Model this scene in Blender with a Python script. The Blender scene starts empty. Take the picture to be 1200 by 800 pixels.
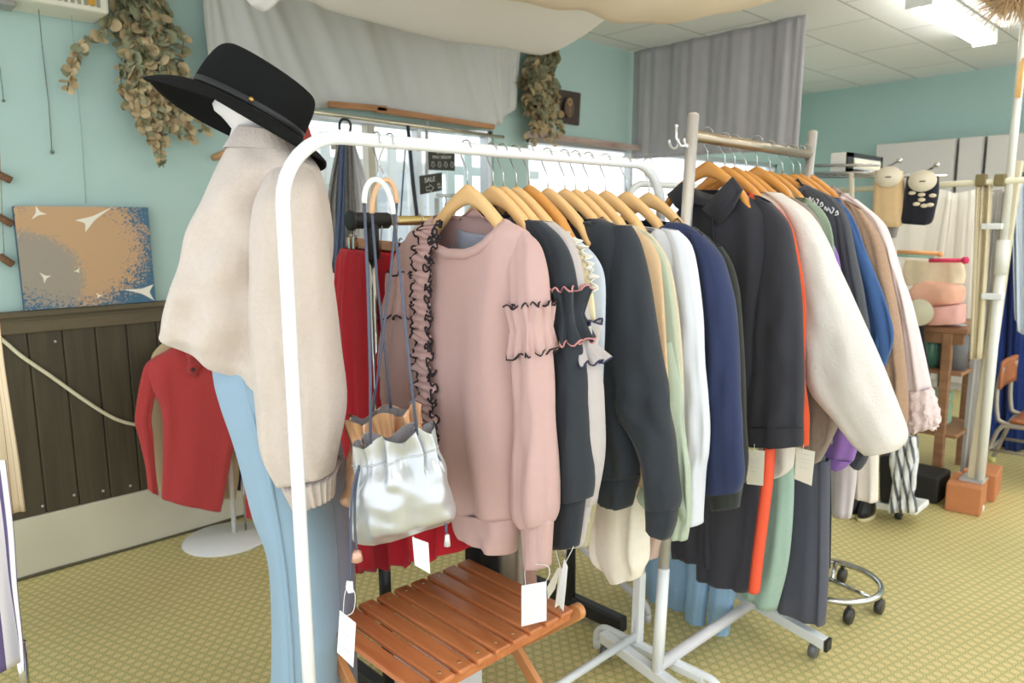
import bpy, bmesh, math, random
from math import sin, cos, pi, radians, sqrt
from mathutils import Vector, Matrix, noise
S = bpy.context.scene
COL = S.collection
V = Vector
# ------------------------------------------------------------------ camera
CAMH, FPX = 1.4, 860.0
yaw, pitch, roll = radians(46), radians(8.86), radians(-0.5)
FW = V((cos(yaw)*cos(pitch), sin(yaw)*cos(pitch), -sin(pitch)))
R0 = V((sin(yaw), -cos(yaw), 0)); U0 = R0.cross(FW)
RT = cos(roll)*R0 + sin(roll)*U0
UP = -sin(roll)*R0 + cos(roll)*U0
CAM = V((0, 0, CAMH))
cd = bpy.data.cameras.new('camera'); cam = bpy.data.objects.new('camera', cd); COL.objects.link(cam)
cd.sensor_width = 36; cd.lens = FPX/1200*36; cd.clip_start = .05
cd.dof.use_dof = True; cd.dof.focus_distance = 1.75; cd.dof.aperture_fstop = 4
M3 = Matrix((RT, UP, -FW)).transposed()
cam.matrix_world = Matrix.Translation(CAM) @ M3.to_4x4()
S.camera = cam
FH = V((cos(yaw), sin(yaw), 0)); RH = V((sin(yaw), -cos(yaw), 0))

def ray(px, py):
    return FW + RT*((px-600)/FPX) + UP*((400-py)/FPX)
class Plane:
    """a vertical plane in the room; called with a photo point it gives the place on it"""
    def __init__(s, p0, n):
        s.p0 = V(p0); s.n = V(n).normalized(); s.r = V((-s.n.y, s.n.x, 0)).normalized()
    def __call__(s, px, py, off=0):
        d = ray(px, py); t = ((s.p0 - CAM).dot(s.n) + off)/d.dot(s.n)
        return CAM + d*t
def PX(x): return Plane((x, 0, 0), (-1, 0, 0))
def PY(y): return Plane((0, y, 0), (0, -1, 0))
def PD(d): return Plane(FH*d, -FH)
def floor_at(px, py, z=0):
    d = ray(px, py); return CAM + d*((z-CAMH)/d.z)

# ------------------------------------------------------------------ materials
def new_mat(name):
    m = bpy.data.materials.new(name); m.use_nodes = True
    return m, m.node_tree, m.node_tree.nodes['Principled BSDF']
def lin(c):
    return tuple(((v/255)/12.92 if v/255 <= .04045 else ((v/255+.055)/1.055)**2.4) for v in c)
_mc = {}
def solid(name, c, rough=.6, metal=0, spec=.4, bump=0, bscale=300, var=0, vscale=6, trans=0):
    if name in _mc: return _mc[name]
    m, nt, b = new_mat(name)
    col = (*lin(c), 1)
    b.inputs['Base Color'].default_value = col
    b.inputs['Roughness'].default_value = rough; b.inputs['Metallic'].default_value = metal
    b.inputs['Specular IOR Level'].default_value = spec
    tc = nt.nodes.new('ShaderNodeTexCoord')
    if var:
        nz = nt.nodes.new('ShaderNodeTexNoise'); nz.inputs['Scale'].default_value = vscale; nz.inputs['Detail'].default_value = 4
        mx = nt.nodes.new('ShaderNodeMix'); mx.data_type = 'RGBA'
        mx.inputs['A'].default_value = tuple(v*(1-var) for v in col[:3])+(1,)
        mx.inputs['B'].default_value = tuple(min(1, v*(1+var)) for v in col[:3])+(1,)
        nt.links.new(tc.outputs['Object'], nz.inputs['Vector']); nt.links.new(nz.outputs['Fac'], mx.inputs['Factor'])
        nt.links.new(mx.outputs['Result'], b.inputs['Base Color'])
    if bump:
        n2 = nt.nodes.new('ShaderNodeTexNoise'); n2.inputs['Scale'].default_value = bscale; n2.inputs['Detail'].default_value = 3
        bp = nt.nodes.new('ShaderNodeBump'); bp.inputs['Strength'].default_value = bump; bp.inputs['Distance'].default_value = .004
        nt.links.new(tc.outputs['Object'], n2.inputs['Vector']); nt.links.new(n2.outputs['Fac'], bp.inputs['Height'])
        nt.links.new(bp.outputs['Normal'], b.inputs['Normal'])
    _mc[name] = m
    return m
def fabric(name, c, bump=.25, bscale=500, var=.06, vscale=60, sheen=.15):
    m = solid(name, c, .92, 0, .15, bump, bscale, var, vscale)
    b = m.node_tree.nodes['Principled BSDF']; b.inputs['Sheen Weight'].default_value = sheen; b.inputs['Sheen Roughness'].default_value = .5
    return m
def wood(name, c1, c2, scale=(2, 30, 30), rough=.4):
    if name in _mc: return _mc[name]
    m, nt, b = new_mat(name)
    tc = nt.nodes.new('ShaderNodeTexCoord'); mp = nt.nodes.new('ShaderNodeMapping'); mp.inputs['Scale'].default_value = scale
    nz = nt.nodes.new('ShaderNodeTexNoise'); nz.inputs['Scale'].default_value = 2; nz.inputs['Detail'].default_value = 6; nz.inputs['Distortion'].default_value = .6
    cr = nt.nodes.new('ShaderNodeValToRGB')
    cr.color_ramp.elements[0].position = .3; cr.color_ramp.elements[0].color = (*lin(c1), 1)
    cr.color_ramp.elements[1].position = .7; cr.color_ramp.elements[1].color = (*lin(c2), 1)
    nt.links.new(tc.outputs['Object'], mp.inputs['Vector']); nt.links.new(mp.outputs['Vector'], nz.inputs['Vector'])
    nt.links.new(nz.outputs['Fac'], cr.inputs['Fac']); nt.links.new(cr.outputs['Color'], b.inputs['Base Color'])
    b.inputs['Roughness'].default_value = rough
    _mc[name] = m
    return m
def knit(name, c, scale, strength=.4, axis='X', var=.05):
    """vertical ribs (axis across) as bump"""
    if name in _mc: return _mc[name]
    m = solid(name, c, .95, 0, .1, 0, 0, var, 80)
    nt = m.node_tree; b = nt.nodes['Principled BSDF']
    tc = nt.nodes.new('ShaderNodeTexCoord'); w = nt.nodes.new('ShaderNodeTexWave'); w.bands_direction = axis
    w.inputs['Scale'].default_value = scale; w.inputs['Distortion'].default_value = .4
    bp = nt.nodes.new('ShaderNodeBump'); bp.inputs['Strength'].default_value = strength; bp.inputs['Distance'].default_value = .003
    nt.links.new(tc.outputs['Object'], w.inputs['Vector']); nt.links.new(w.outputs['Fac'], bp.inputs['Height']); nt.links.new(bp.outputs['Normal'], b.inputs['Normal'])
    b.inputs['Sheen Weight'].default_value = .2
    return m
def stripes(name, c1, c2, freq, axis=0, duty=.5, rough=.9):
    if name in _mc: return _mc[name]
    m, nt, b = new_mat(name)
    tc = nt.nodes.new('ShaderNodeTexCoord'); sp = nt.nodes.new('ShaderNodeSeparateXYZ')
    mu = nt.nodes.new('ShaderNodeMath'); mu.operation = 'MULTIPLY'; mu.inputs[1].default_value = freq
    fr = nt.nodes.new('ShaderNodeMath'); fr.operation = 'FRACT'
    gt = nt.nodes.new('ShaderNodeMath'); gt.operation = 'GREATER_THAN'; gt.inputs[1].default_value = duty
    mx = nt.nodes.new('ShaderNodeMix'); mx.data_type = 'RGBA'
    mx.inputs['A'].default_value = (*lin(c1), 1); mx.inputs['B'].default_value = (*lin(c2), 1)
    nt.links.new(tc.outputs['UV'], sp.inputs[0]); nt.links.new(sp.outputs[axis], mu.inputs[0]); nt.links.new(mu.outputs[0], fr.inputs[0])
    nt.links.new(fr.outputs[0], gt.inputs[0]); nt.links.new(gt.outputs[0], mx.inputs['Factor']); nt.links.new(mx.outputs['Result'], b.inputs['Base Color'])
    b.inputs['Roughness'].default_value = rough
    _mc[name] = m
    return m

# ------------------------------------------------------------------ objects
def tag(o, label=None, cat=None, group=None, kind=None):
    if label: o['label'] = label
    if cat: o['category'] = cat
    if group: o['group'] = group
    if kind: o['kind'] = kind
    return o
def thing(name, label, cat, loc=(0, 0, 0), group=None):
    o = bpy.data.objects.new(name, None); COL.objects.link(o); o.location = loc; o.empty_display_size = .05
    return tag(o, label, cat, group)
def root_loc(p):
    l = V((0, 0, 0))
    while p is not None:
        l += p.location; p = p.parent
    return l
class MB:
    """collects shapes in world coordinates, linked as one mesh object"""
    def __init__(s): s.v = []; s.f = []; s.uv = {}
    def add(s, vs, fs):
        k = len(s.v); s.v += [V(p) for p in vs]; s.f += [tuple(i+k for i in f) for f in fs]
        return s
    def grid(s, rows, closed=False, capa=False, capb=False, uv=False):
        k = len(s.v); n = len(rows[0]); m = len(rows)
        for r in rows: s.v += [V(p) for p in r]
        for j in range(m-1):
            for i in range(n if closed else n-1):
                a = k+j*n+i; b = k+j*n+(i+1) % n
                s.f.append((a, b, b+n, a+n))
        if uv:
            for j in range(m):
                for i in range(n): s.uv[k+j*n+i] = (i/max(1, (n-1)), j/max(1, m-1))
        if capa: s.f.append(tuple(k+i for i in range(n))[::-1])
        if capb: s.f.append(tuple(k+(m-1)*n+i for i in range(n)))
        return s
    def tube(s, pts, r, n=8, cap=True, closed=False):
        pts = [V(p) for p in pts]; m = len(pts)
        rows = []; prev = None
        for i, p in enumerate(pts):
            a = pts[i-1] if (i > 0 or closed) else p
            b = pts[(i+1) % m] if (i < m-1 or closed) else p
            t = (b-a)
            t = t.normalized() if t.length > 1e-9 else V((0, 0, 1))
            if prev is None:
                x = t.orthogonal().normalized()
            else:
                x = (prev - t*prev.dot(t))
                x = x.normalized() if x.length > 1e-6 else t.orthogonal().normalized()
            prev = x; y = t.cross(x)
            rr = r[i] if isinstance(r, (list, tuple)) else r
            rows.append([p + (x*cos(2*pi*k/n) + y*sin(2*pi*k/n))*rr for k in range(n)])
        if closed: rows.append(rows[0])
        s.grid(rows, True, cap and not closed, cap and not closed)
        return s
    def box(s, c, sz, axes=None):
        c = V(c); ax = axes or (V((1, 0, 0)), V((0, 1, 0)), V((0, 0, 1)))
        hx, hy, hz = [V(a)*(d/2) for a, d in zip(ax, sz)]
        vs = [c+sx*hx+sy*hy+sz_*hz for sz_ in (-1, 1) for sx, sy in ((-1, -1), (1, -1), (1, 1), (-1, 1))]
        return s.add(vs, [(3, 2, 1, 0), (4, 5, 6, 7), (0, 1, 5, 4), (1, 2, 6, 5), (2, 3, 7, 6), (3, 0, 4, 7)])
    def bb(s, a, b):
        a = V(a); b = V(b); return s.box((a+b)/2, tuple(abs(q) for q in (b-a)))
    def bar(s, a, b, w, h, up=(0, 0, 1)):
        a = V(a); b = V(b); t = (b-a); L = t.length; t.normalize(); y = V(up).cross(t)
        if y.length < 1e-6: y = t.orthogonal()
        y.normalize(); z = t.cross(y)
        return s.box((a+b)/2, (L, w, h), (t, y, z))
    def slab(s, quad, n, th):
        """a thin solid from a polygon given in order; n is the outward normal"""
        q = [V(p) for p in quad]; n = V(n).normalized(); k = len(q)
        vs = q + [p - n*th for p in q]
        fs = [tuple(range(k)), tuple(range(2*k-1, k-1, -1))] + [(i, i+k, (i+1) % k+k, (i+1) % k) for i in range(k)]
        return s.add(vs, fs)
    def lathe(s, prof, c=(0, 0, 0), n=24, ax=None):
        c = V(c); X, Y, Z = ax or (V((1, 0, 0)), V((0, 1, 0)), V((0, 0, 1)))
        rows = [[c + X*(r*cos(2*pi*k/n)) + Y*(r*sin(2*pi*k/n)) + Z*z for k in range(n)] for r, z in prof]
        return s.grid(rows, True, prof[0][0] > 1e-4, prof[-1][0] > 1e-4)
    def ball(s, c, r, n=12, sc=(1, 1, 1)):
        c = V(c); rows = []
        for j in range(n//2+1):
            a = -pi/2 + pi*j/(n//2)
            rows.append([c + V((max(1e-4, cos(a))*cos(2*pi*k/n)*r*sc[0], max(1e-4, cos(a))*sin(2*pi*k/n)*r*sc[1], sin(a)*r*sc[2])) for k in range(n)])
        return s.grid(rows, True)
    def build(s, name, mat, parent=None, smooth=True, bevel=0, label=None, solid=0, sub=0, angle=50):
        o0 = root_loc(parent)
        me = bpy.data.meshes.new(name); me.from_pydata([p - o0 for p in s.v], [], s.f)
        bm = bmesh.new(); bm.from_mesh(me)
        if solid == 0: bmesh.ops.recalc_face_normals(bm, faces=bm.faces)
        bm.to_mesh(me); bm.free()
        if s.uv:
            ul = me.uv_layers.new(name='UVMap')
            for l in me.loops: ul.data[l.index].uv = s.uv.get(l.vertex_index, (0, 0))
        me.materials.append(mat)
        if smooth:
            me.shade_smooth()
            if smooth == 'auto': me.set_sharp_from_angle(angle=radians(angle))
        o = bpy.data.objects.new(name, me); COL.objects.link(o)
        if parent is not None: o.parent = parent
        if solid:
            md = o.modifiers.new('thickness', 'SOLIDIFY'); md.thickness = solid; md.offset = 0
        if bevel:
            md = o.modifiers.new('edges', 'BEVEL'); md.width = bevel; md.segments = 2; md.limit_method = 'ANGLE'; md.angle_limit = radians(40)
        if sub:
            md = o.modifiers.new('smooth', 'SUBSURF'); md.levels = sub; md.render_levels = sub
        if label: o['label'] = label
        return o
def copy_tree(o, parent=None):
    c = o.copy(); COL.objects.link(c)
    if parent is not None: c.parent = parent
    for ch in list(o.children): copy_tree(ch, c)
    return c
def structure(o): o['kind'] = 'structure'; return o

def cr(P, sub):
    """Catmull-Rom through a list of tuples/vectors"""
    P = [V(p) for p in P]; out = []
    for i in range(len(P)-1):
        p0 = P[max(0, i-1)]; p1 = P[i]; p2 = P[i+1]; p3 = P[min(len(P)-1, i+2)]
        for k in range(sub):
            t = k/sub
            out.append(.5*((2*p1)+(p2-p0)*t+(2*p0-5*p1+4*p2-p3)*t*t+(3*p1-p0-3*p2+p3)*t**3))
    out.append(P[-1]); return out

# ------------------------------------------------------------------ cloth
def sgnp(v, p): return math.copysign(abs(v)**p, v)
def rings_of(pl, secs, th, n=44, sub=5, fold=.012, k=3.0, seed=1, dx=0, drop=0, wr=0, grow=.35, sq=.75, hemwave=0):
    """closed cloth rings between left/right outline points traced on a vertical plane"""
    rnd = random.Random(seed); ph = [rnd.uniform(0, 6.28) for _ in range(6)]
    L = cr([pl(s[0], s[1]) for s in secs], sub); R = cr([pl(s[2], s[3]) for s in secs], sub)
    T = cr([V((s[4] if len(s) > 4 else th, 0, 0)) for s in secs], sub)
    N = pl.n; m = len(L); rings = []; CL = set()
    W = max((R[j]-L[j]).length for j in range(m))
    for j in range(m):
        t = j/(m-1); mid = (L[j]+R[j])/2; h = (R[j]-L[j])/2; tj = T[j].x; w = h.length*2/W
        ring = []
        for i in range(n):
            a = 2*pi*i/n; c = cos(a); s = sin(a)
            u = sgnp(c, sq); q = sgnp(s, .85)
            amp = fold*min(1, grow+(1-grow)*t*1.3)*w
            f = amp*(sin(k*pi*u*w+ph[0]+1.2*t)+.5*sin(2.1*k*pi*u*w+ph[1]-1.6*t)+.35*sin(3.7*k*u+ph[2]+3*t))
            f *= .6+.4*abs(q)
            f += wr*(sin(26*t+5*u+ph[3])+.6*sin(41*t-6*u+ph[4]))*math.exp(-((t-.55)/.25)**2)*abs(q)
            p = mid + h*u + N*(tj*q + f + dx*min(1, .2+4*t))
            p = p + N*(.5*fold*noise.noise(V((p.x*9+seed, p.y*9, p.z*6)))*(.3+.7*t))
            if drop and s > 0 and j < 4*sub:
                hw = (R[0]-L[0]).length/2; lat = (p-(L[0]+R[0])/2).dot((R[0]-L[0]).normalized())/hw
                if abs(lat) < 1:
                    zl = (L[0].z+(R[0].z-L[0].z)*(lat+1)/2) - drop*sqrt(1-lat*lat)
                    if p.z > zl: p.z = zl; CL.add((j, i))
            if hemwave and t > .6: p = p + V((0, 0, 1))*(hemwave*((t-.6)/.4)*(sin(k*pi*u*w+ph[0]+1.2*t)*q))
            ring.append(p)
        rings.append(ring)
    if drop:
        for i in range(n):
            if sin(2*pi*i/n) <= 0: continue
            jc = max([j for j in range(min(m, 4*sub)) if (j, i) in CL] or [-1])
            for j in range(jc): rings[j][i] = rings[jc][i].copy()
    return rings
def inflate(ring, d):
    c = sum(ring, V())/len(ring)
    return [p + (p-c).normalized()*d for p in ring]
def shell(rings, closed_end=False, turn=.004):
    """cloth tube with turned-in edges so that hems have thickness"""
    rr = [inflate(rings[0], -turn)] + rings
    b = rings[-1]
    rr = rr + [inflate(b, -turn)]
    if len(rings) > 3: rr.append([p + (rings[-3][i]-b[i])*1.0 for i, p in enumerate(inflate(b, -turn))])
    m = MB(); m.grid(rr, True, False, closed_end)
    return m
def rib(rings, d=.003, amp=.0018, kk=30):
    out = []
    for r in rings:
        c = sum(r, V())/len(r); n = len(r); o = []
        for i, p in enumerate(r): o.append(p + (p-c).normalized()*(d + amp*sin(kk*2*pi*i/n)))
        out.append(o)
    return out
def ruffle_band(rings, h, mat, trim, parent, out=.012, kk=9, seed=0, amp=.009):
    """gathered band around a sleeve, edges trimmed with wavy thread"""
    rnd = random.Random(seed); ph = rnd.uniform(0, 6)
    r = rings; m = len(r); n = 96; rows = []
    for j in range(9):
        v = -1+2*j/8; jj = (m-1)*j/8; a = int(jj); b = min(m-1, a+1); f = jj-a
        base = [r[a][i]*(1-f)+r[b][i]*f for i in range(len(r[0]))]
        c = sum(base, V())/len(base); row = []
        for i in range(n):
            x = i*len(base)/n; ia = int(x) % len(base); ib = (ia+1) % len(base); g = x-int(x)
            p = base[ia]*(1-g)+base[ib]*g
            e = abs(v)
            d = out*(.35+e) + amp*(.35+e)*sin(kk*2*pi*i/n+ph+.6*v) + .4*amp*e*sin(2.6*kk*2*pi*i/n+2*ph)
            row.append(p + (p-c).normalized()*d + V((0, 0, 1))*(.006*e*sin(kk*2*pi*i/n*1.5+ph)))
        rows.append(row)
    o = MB().grid(rows, True).build('ruffle', mat, parent, solid=.002)
    t = MB()
    for row in (rows[0], rows[-1]): t.tube(row, .0022, 5, closed=True)
    t.build('trim', trim, o, label='contrasting stitched ruffle edge')
    return o
def hanging(name, label, cat, pl, body, mat, X, sleeves=(), th=.035, group=None, seed=1, fold=.012, k=3, drop=.02, collar='rib',
            cuffs=(), hem=None, cuffmat=None, wr=.0, sq=.75, bz=None, sdx=.0, sth=.035, hemwave=0, swr=.004, sleeve_mats=None):
    """a garment on a hanger: body shell, collar, sleeves with cuffs, hem band"""
    low = min((pl(*s[:2]).z for s in body))
    mid = pl((body[-1][0]+body[-1][2])/2, (body[-1][1]+body[-1][3])/2)
    g = thing(name, label, cat, (mid.x, mid.y, low), group)
    rb = rings_of(pl, body, th, seed=seed, fold=fold, k=k, drop=drop, wr=wr, sq=sq, hemwave=hemwave)
    shell(rb).build('body', mat, g)
    g_r = {'body': rb, 'sleeves': []}
    if collar == 'rib':
        r0 = rb[0]; c0 = (pl(*body[0][:2])+pl(*body[0][2:4]))/2; wdt = .020
        inn, out = [], []
        for p in r0:
            d = p-c0; sd = d.dot(pl.n); d = d-pl.n*sd; d = d.normalized() if d.length > 1e-4 else V((0, 0, 1))
            if d.z > -.15: d = (d+V((0, 0, -.5))).normalized()
            nn = pl.n*(1 if sd >= 0 else -1)
            inn.append((p, nn, d))
        rr = [[p - nn*.002 for p, nn, d in inn], [p + nn*.005 - d*.002 for p, nn, d in inn], [p + nn*.009 + d*wdt*.5 for p, nn, d in inn], [p + nn*.007 + d*wdt for p, nn, d in inn], [p - nn*.001 + d*(wdt+.001) for p, nn, d in inn]]
        MB().grid(rr, True).build('neckband', cuffmat or mat, g)
    if hem:
        rh = rib(rings_of(pl, hem, th*.95, seed=seed, fold=fold*.7, k=k, sub=4, sq=sq), .001, .0012, 40)
        shell(rh).build('hem_band', cuffmat or mat, g)
    for i, s in enumerate(sleeves):
        rs = rings_of(pl, s, sth, n=32, seed=seed*7+i, fold=fold*.6, k=2, dx=sdx, wr=swr, sq=.9)
        o = shell(rs).build('sleeve', (sleeve_mats[i] if sleeve_mats else mat), g); g_r['sleeves'].append((o, rs))
        if i < len(cuffs) and cuffs[i]:
            rc = rib(rings_of(pl, cuffs[i], sth*.75, n=48, seed=seed*5+i, fold=.002, k=2, dx=sdx, sub=4, sq=.9), .001, .0012, 22)
            shell(rc).build('cuff', cuffmat or mat, o)
    return g, g_r
def legs(name, label, cat, pl, parts, mat, group=None, seed=1, th=.02, fold=.008, k=2, waist=None, waistmat=None, pname='trouser_leg', hemwave=0):
    mid = pl((parts[0][-1][0]+parts[0][-1][2])/2, parts[0][-1][1])
    g = thing(name, label, cat, mid, group)
    for i, s in enumerate(parts):
        shell(rings_of(pl, s, th, n=36, seed=seed+i*3, fold=fold, k=k, hemwave=hemwave)).build(pname, mat, g)
    if waist: shell(rings_of(pl, waist, th, n=40, seed=seed, fold=fold*.3, k=k)).build('waistband', waistmat or mat, g)
    return g
# ================================================================== the room
WY, EX, CZ = 3.434, 7.25, 2.66
teal = solid('teal_paint', (176, 203, 197), .75, bump=.15, bscale=25, var=.05, vscale=2)
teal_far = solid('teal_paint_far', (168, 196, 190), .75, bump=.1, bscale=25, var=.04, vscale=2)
W1 = (1.86, 3.17, 1.06, 1.985); W2 = (3.46, 6.9, 1.06, 1.975)
m = MB(); x0 = -1.2
def wb(xa, xb, za, zb): m.bb((xa, WY, za), (xb, WY+.12, zb))
wb(x0, W1[0], 0, CZ); wb(W1[1], W2[0], 0, CZ); wb(W2[1], EX, 0, CZ)
for w in (W1, W2): wb(w[0], w[1], 0, w[2]); wb(w[0], w[1], w[3], CZ)
structure(m.build('wall_left', teal, smooth=False))
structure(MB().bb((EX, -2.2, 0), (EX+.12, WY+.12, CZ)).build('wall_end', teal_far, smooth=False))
# ceiling of square boards with shallow joints
def ceiling_mat():
    m, nt, b = new_mat('ceiling_board')
    tc = nt.nodes.new('ShaderNodeTexCoord'); br = nt.nodes.new('ShaderNodeTexBrick')
    br.inputs['Color1'].default_value = (*lin((236, 236, 233)), 1); br.inputs['Color2'].default_value = (*lin((230, 230, 228)), 1)
    br.inputs['Mortar'].default_value = (*lin((178, 178, 174)), 1); br.inputs['Scale'].default_value = 1
    br.inputs['Brick Width'].default_value = .9; br.inputs['Row Height'].default_value = .47; br.inputs['Mortar Size'].default_value = .006
    nt.links.new(tc.outputs['Object'], br.inputs['Vector']); nt.links.new(br.outputs['Color'], b.inputs['Base Color']); b.inputs['Roughness'].default_value = .9
    return m
structure(MB().bb((-1.2, -2.2, CZ), (EX+.12, WY+.12, CZ+.1)).build('ceiling', ceiling_mat(), smooth=False))
# floor: cushioned vinyl with a small honeycomb ring print
def floor_mat():
    m, nt, b = new_mat('vinyl_floor'); N = nt.nodes.new; L = nt.links.new
    tc = N('ShaderNodeTexCoord'); mp = N('ShaderNodeMapping'); mp.inputs['Rotation'].default_value = (0, 0, radians(12)); L(tc.outputs['Object'], mp.inputs['Vector'])
    P = .036
    def lat(off):
        ad = N('ShaderNodeVectorMath'); ad.operation = 'MULTIPLY'; ad.inputs[1].default_value = (1/P, 1/(P*1.732), 0); L(mp.outputs['Vector'], ad.inputs[0])
        a2 = N('ShaderNodeVectorMath'); a2.operation = 'ADD'; a2.inputs[1].default_value = (off, off, 0); L(ad.outputs[0], a2.inputs[0])
        fr = N('ShaderNodeVectorMath'); fr.operation = 'FRACTION'; L(a2.outputs[0], fr.inputs[0])
        sb = N('ShaderNodeVectorMath'); sb.operation = 'SUBTRACT'; sb.inputs[1].default_value = (.5, .5, 0); L(fr.outputs[0], sb.inputs[0])
        sc = N('ShaderNodeVectorMath'); sc.operation = 'MULTIPLY'; sc.inputs[1].default_value = (1, 1.732, 0); L(sb.outputs[0], sc.inputs[0])
        ln = N('ShaderNodeVectorMath'); ln.operation = 'LENGTH'; L(sc.outputs[0], ln.inputs[0]); return ln.outputs['Value']
    mn = N('ShaderNodeMath'); mn.operation = 'MINIMUM'; L(lat(0), mn.inputs[0]); L(lat(.5), mn.inputs[1])
    rp = N('ShaderNodeValToRGB'); e = rp.color_ramp.elements
    e[0].position = .0; e[0].color = (*lin((222, 206, 150)), 1)
    e[1].position = .38; e[1].color = (*lin((214, 197, 136)), 1)
    for pos, c in ((.40, (160, 154, 98)), (.455, (164, 158, 104)), (.475, (208, 197, 138)), (.6, (198, 192, 138))):
        q = e.new(pos); q.color = (*lin(c), 1)
    L(mn.outputs[0], rp.inputs['Fac'])
    nz = N('ShaderNodeTexNoise'); nz.inputs['Scale'].default_value = 1.3; nz.inputs['Detail'].default_value = 5; L(tc.outputs['Object'], nz.inputs['Vector'])
    r2 = N('ShaderNodeValToRGB'); r2.color_ramp.elements[0].position = .3; r2.color_ramp.elements[0].color = (.88, .87, .84, 1); r2.color_ramp.elements[1].position = .6
    L(nz.outputs['Fac'], r2.inputs['Fac'])
    mx = N('ShaderNodeMix'); mx.data_type = 'RGBA'; mx.blend_type = 'MULTIPLY'; mx.inputs['Factor'].default_value = 1
    L(rp.outputs['Color'], mx.inputs['A']); L(r2.outputs['Color'], mx.inputs['B']); L(mx.outputs['Result'], b.inputs['Base Color'])
    b.inputs['Roughness'].default_value = .5; b.inputs['Specular IOR Level'].default_value = .3
    return m
structure(MB().bb((-1.2, -2.2, -.1), (EX, WY, 0)).build('floor', floor_mat(), smooth=False))
# panelled dado, chair rail and rendered plinth along the left wall
dk = wood('dark_panel', (62, 55, 40), (80, 71, 52), (14, 4, 1.2), .55)
dk2 = wood('dark_rail', (84, 75, 55), (104, 92, 68), (1.2, 4, 14), .5)
m = MB(); x = -1.2; random.seed(4)
while x < EX-.1:
    m.bb((x, WY-.018, .24), (x+.117, WY+.001, 1.02)); x += .1215
m.bb((-1.2, WY-.008, .24), (EX, WY+.001, 1.02))
structure(m.build('trim_1', dk, smooth=False, bevel=.003))
m = MB().bb((-1.2, WY-.028, 1.0), (EX, WY+.001, 1.075)).bb((-1.2, WY-.04, 1.066), (EX, WY+.001, 1.09)).bb((-1.2, WY-.033, 1.05), (EX, WY, 1.058))
structure(m.build('trim_2', dk2, smooth=False, bevel=.003))
structure(MB().bb((-1.2, WY-.03, -.01), (EX, WY+.001, .25)).build('baseboard_left', solid('plinth_render', (205, 200, 178), .85, bump=.4, bscale=14, var=.12, vscale=3), smooth=False, bevel=.006))
m = MB().tube([(-1.2+.3*i, WY-.034, .006+.003*sin(i*2.3)) for i in range(29)], .007, 5)
structure(m.build('trim_3', solid('dark_joint', (92, 86, 66), .9)))  # dark uneven bead where the plinth meets the floor
for px, py in ((50, 593), (87, 580), (121, 575), (153, 569), (65, 400)):
    structure(MB().ball(PY(WY-.02)(px, py), .006, 8, (1, .4, 1)).build('trim_4', solid('screw_head', (190, 190, 185), .4, .6)))
# windows: aluminium frames with glass
alu = solid('aluminium', (205, 208, 210), .35, .5); beige_alu = solid('beige_frame', (214, 208, 190), .5)
def glass_mat():
    m, nt, b = new_mat('clear_glass'); N = nt.nodes
    tr = N.new('ShaderNodeBsdfTransparent'); gl = N.new('ShaderNodeBsdfGlossy'); gl.inputs['Roughness'].default_value = .02
    mx = N.new('ShaderNodeMixShader'); fr = N.new('ShaderNodeValue'); fr.outputs[0].default_value = .05
    nt.links.new(fr.outputs[0], mx.inputs[0]); nt.links.new(tr.outputs[0], mx.inputs[1]); nt.links.new(gl.outputs[0], mx.inputs[2])
    nt.links.new(mx.outputs[0], N['Material Output'].inputs['Surface']); return m
glass = glass_mat()
def window(name, w, mull, mullmat):
    r = thing(name, None, None, ((w[0]+w[1])/2, WY+.06, w[2])); structure(r)
    m = MB(); t = .035
    for a, b in (((w[0], w[2]), (w[0]+t, w[3])), ((w[1]-t, w[2]), (w[1], w[3])), ((w[0], w[2]), (w[1], w[2]+t)), ((w[0], w[3]-t), (w[1], w[3]))):
        m.bb((a[0], WY+.01, a[1]), (b[0], WY+.09, b[1]))
    m.build('frame', alu, r, smooth=False, bevel=.003)
    for x, ww, mt in mull: MB().bb((x-ww/2, WY+.015, w[2]+.01), (x+ww/2, WY+.075, w[3]-.01)).build('mullion', mt, r, smooth=False, bevel=.002)
    MB().bb((w[0]+.02, WY+.048, w[2]+.02), (w[1]-.02, WY+.052, w[3]-.02)).build('pane', glass, r, smooth=False)
    MB().bb((w[0]-.03, WY-.05, w[2]-.03), (w[1]+.03, WY+.02, w[2]+.002)).build('sill', alu, r, smooth=False, bevel=.004)
xw = lambda px, py: PY(WY)(px, py).x
window('window_1', W1, [(xw(437, 160), .045, beige_alu), (xw(494, 180), .03, alu)], alu)
window('window_2', W2, [(4.6, .035, alu), (5.75, .035, alu)], alu)
# old wooden batten over the first window, whitish strip over the second
wb_ = wood('old_batten', (150, 100, 60), (190, 138, 90), (2, 20, 20), .6)
p = PY(WY-.10)
for a, b in (((385, 122), (452, 128)), ((440, 128), (578, 149))): structure(MB().bar(p(*a), p(*b), .03, .03).build('trim_5', wb_, smooth=False, bevel=.004))
m = MB(); m.bar(p(618, 157), p(752, 174), .03, .04)
structure(m.build('trim_6', wood('grey_batten', (140, 105, 95), (190, 175, 165), (1.5, 10, 10), .7), smooth=False, bevel=.004))
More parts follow.
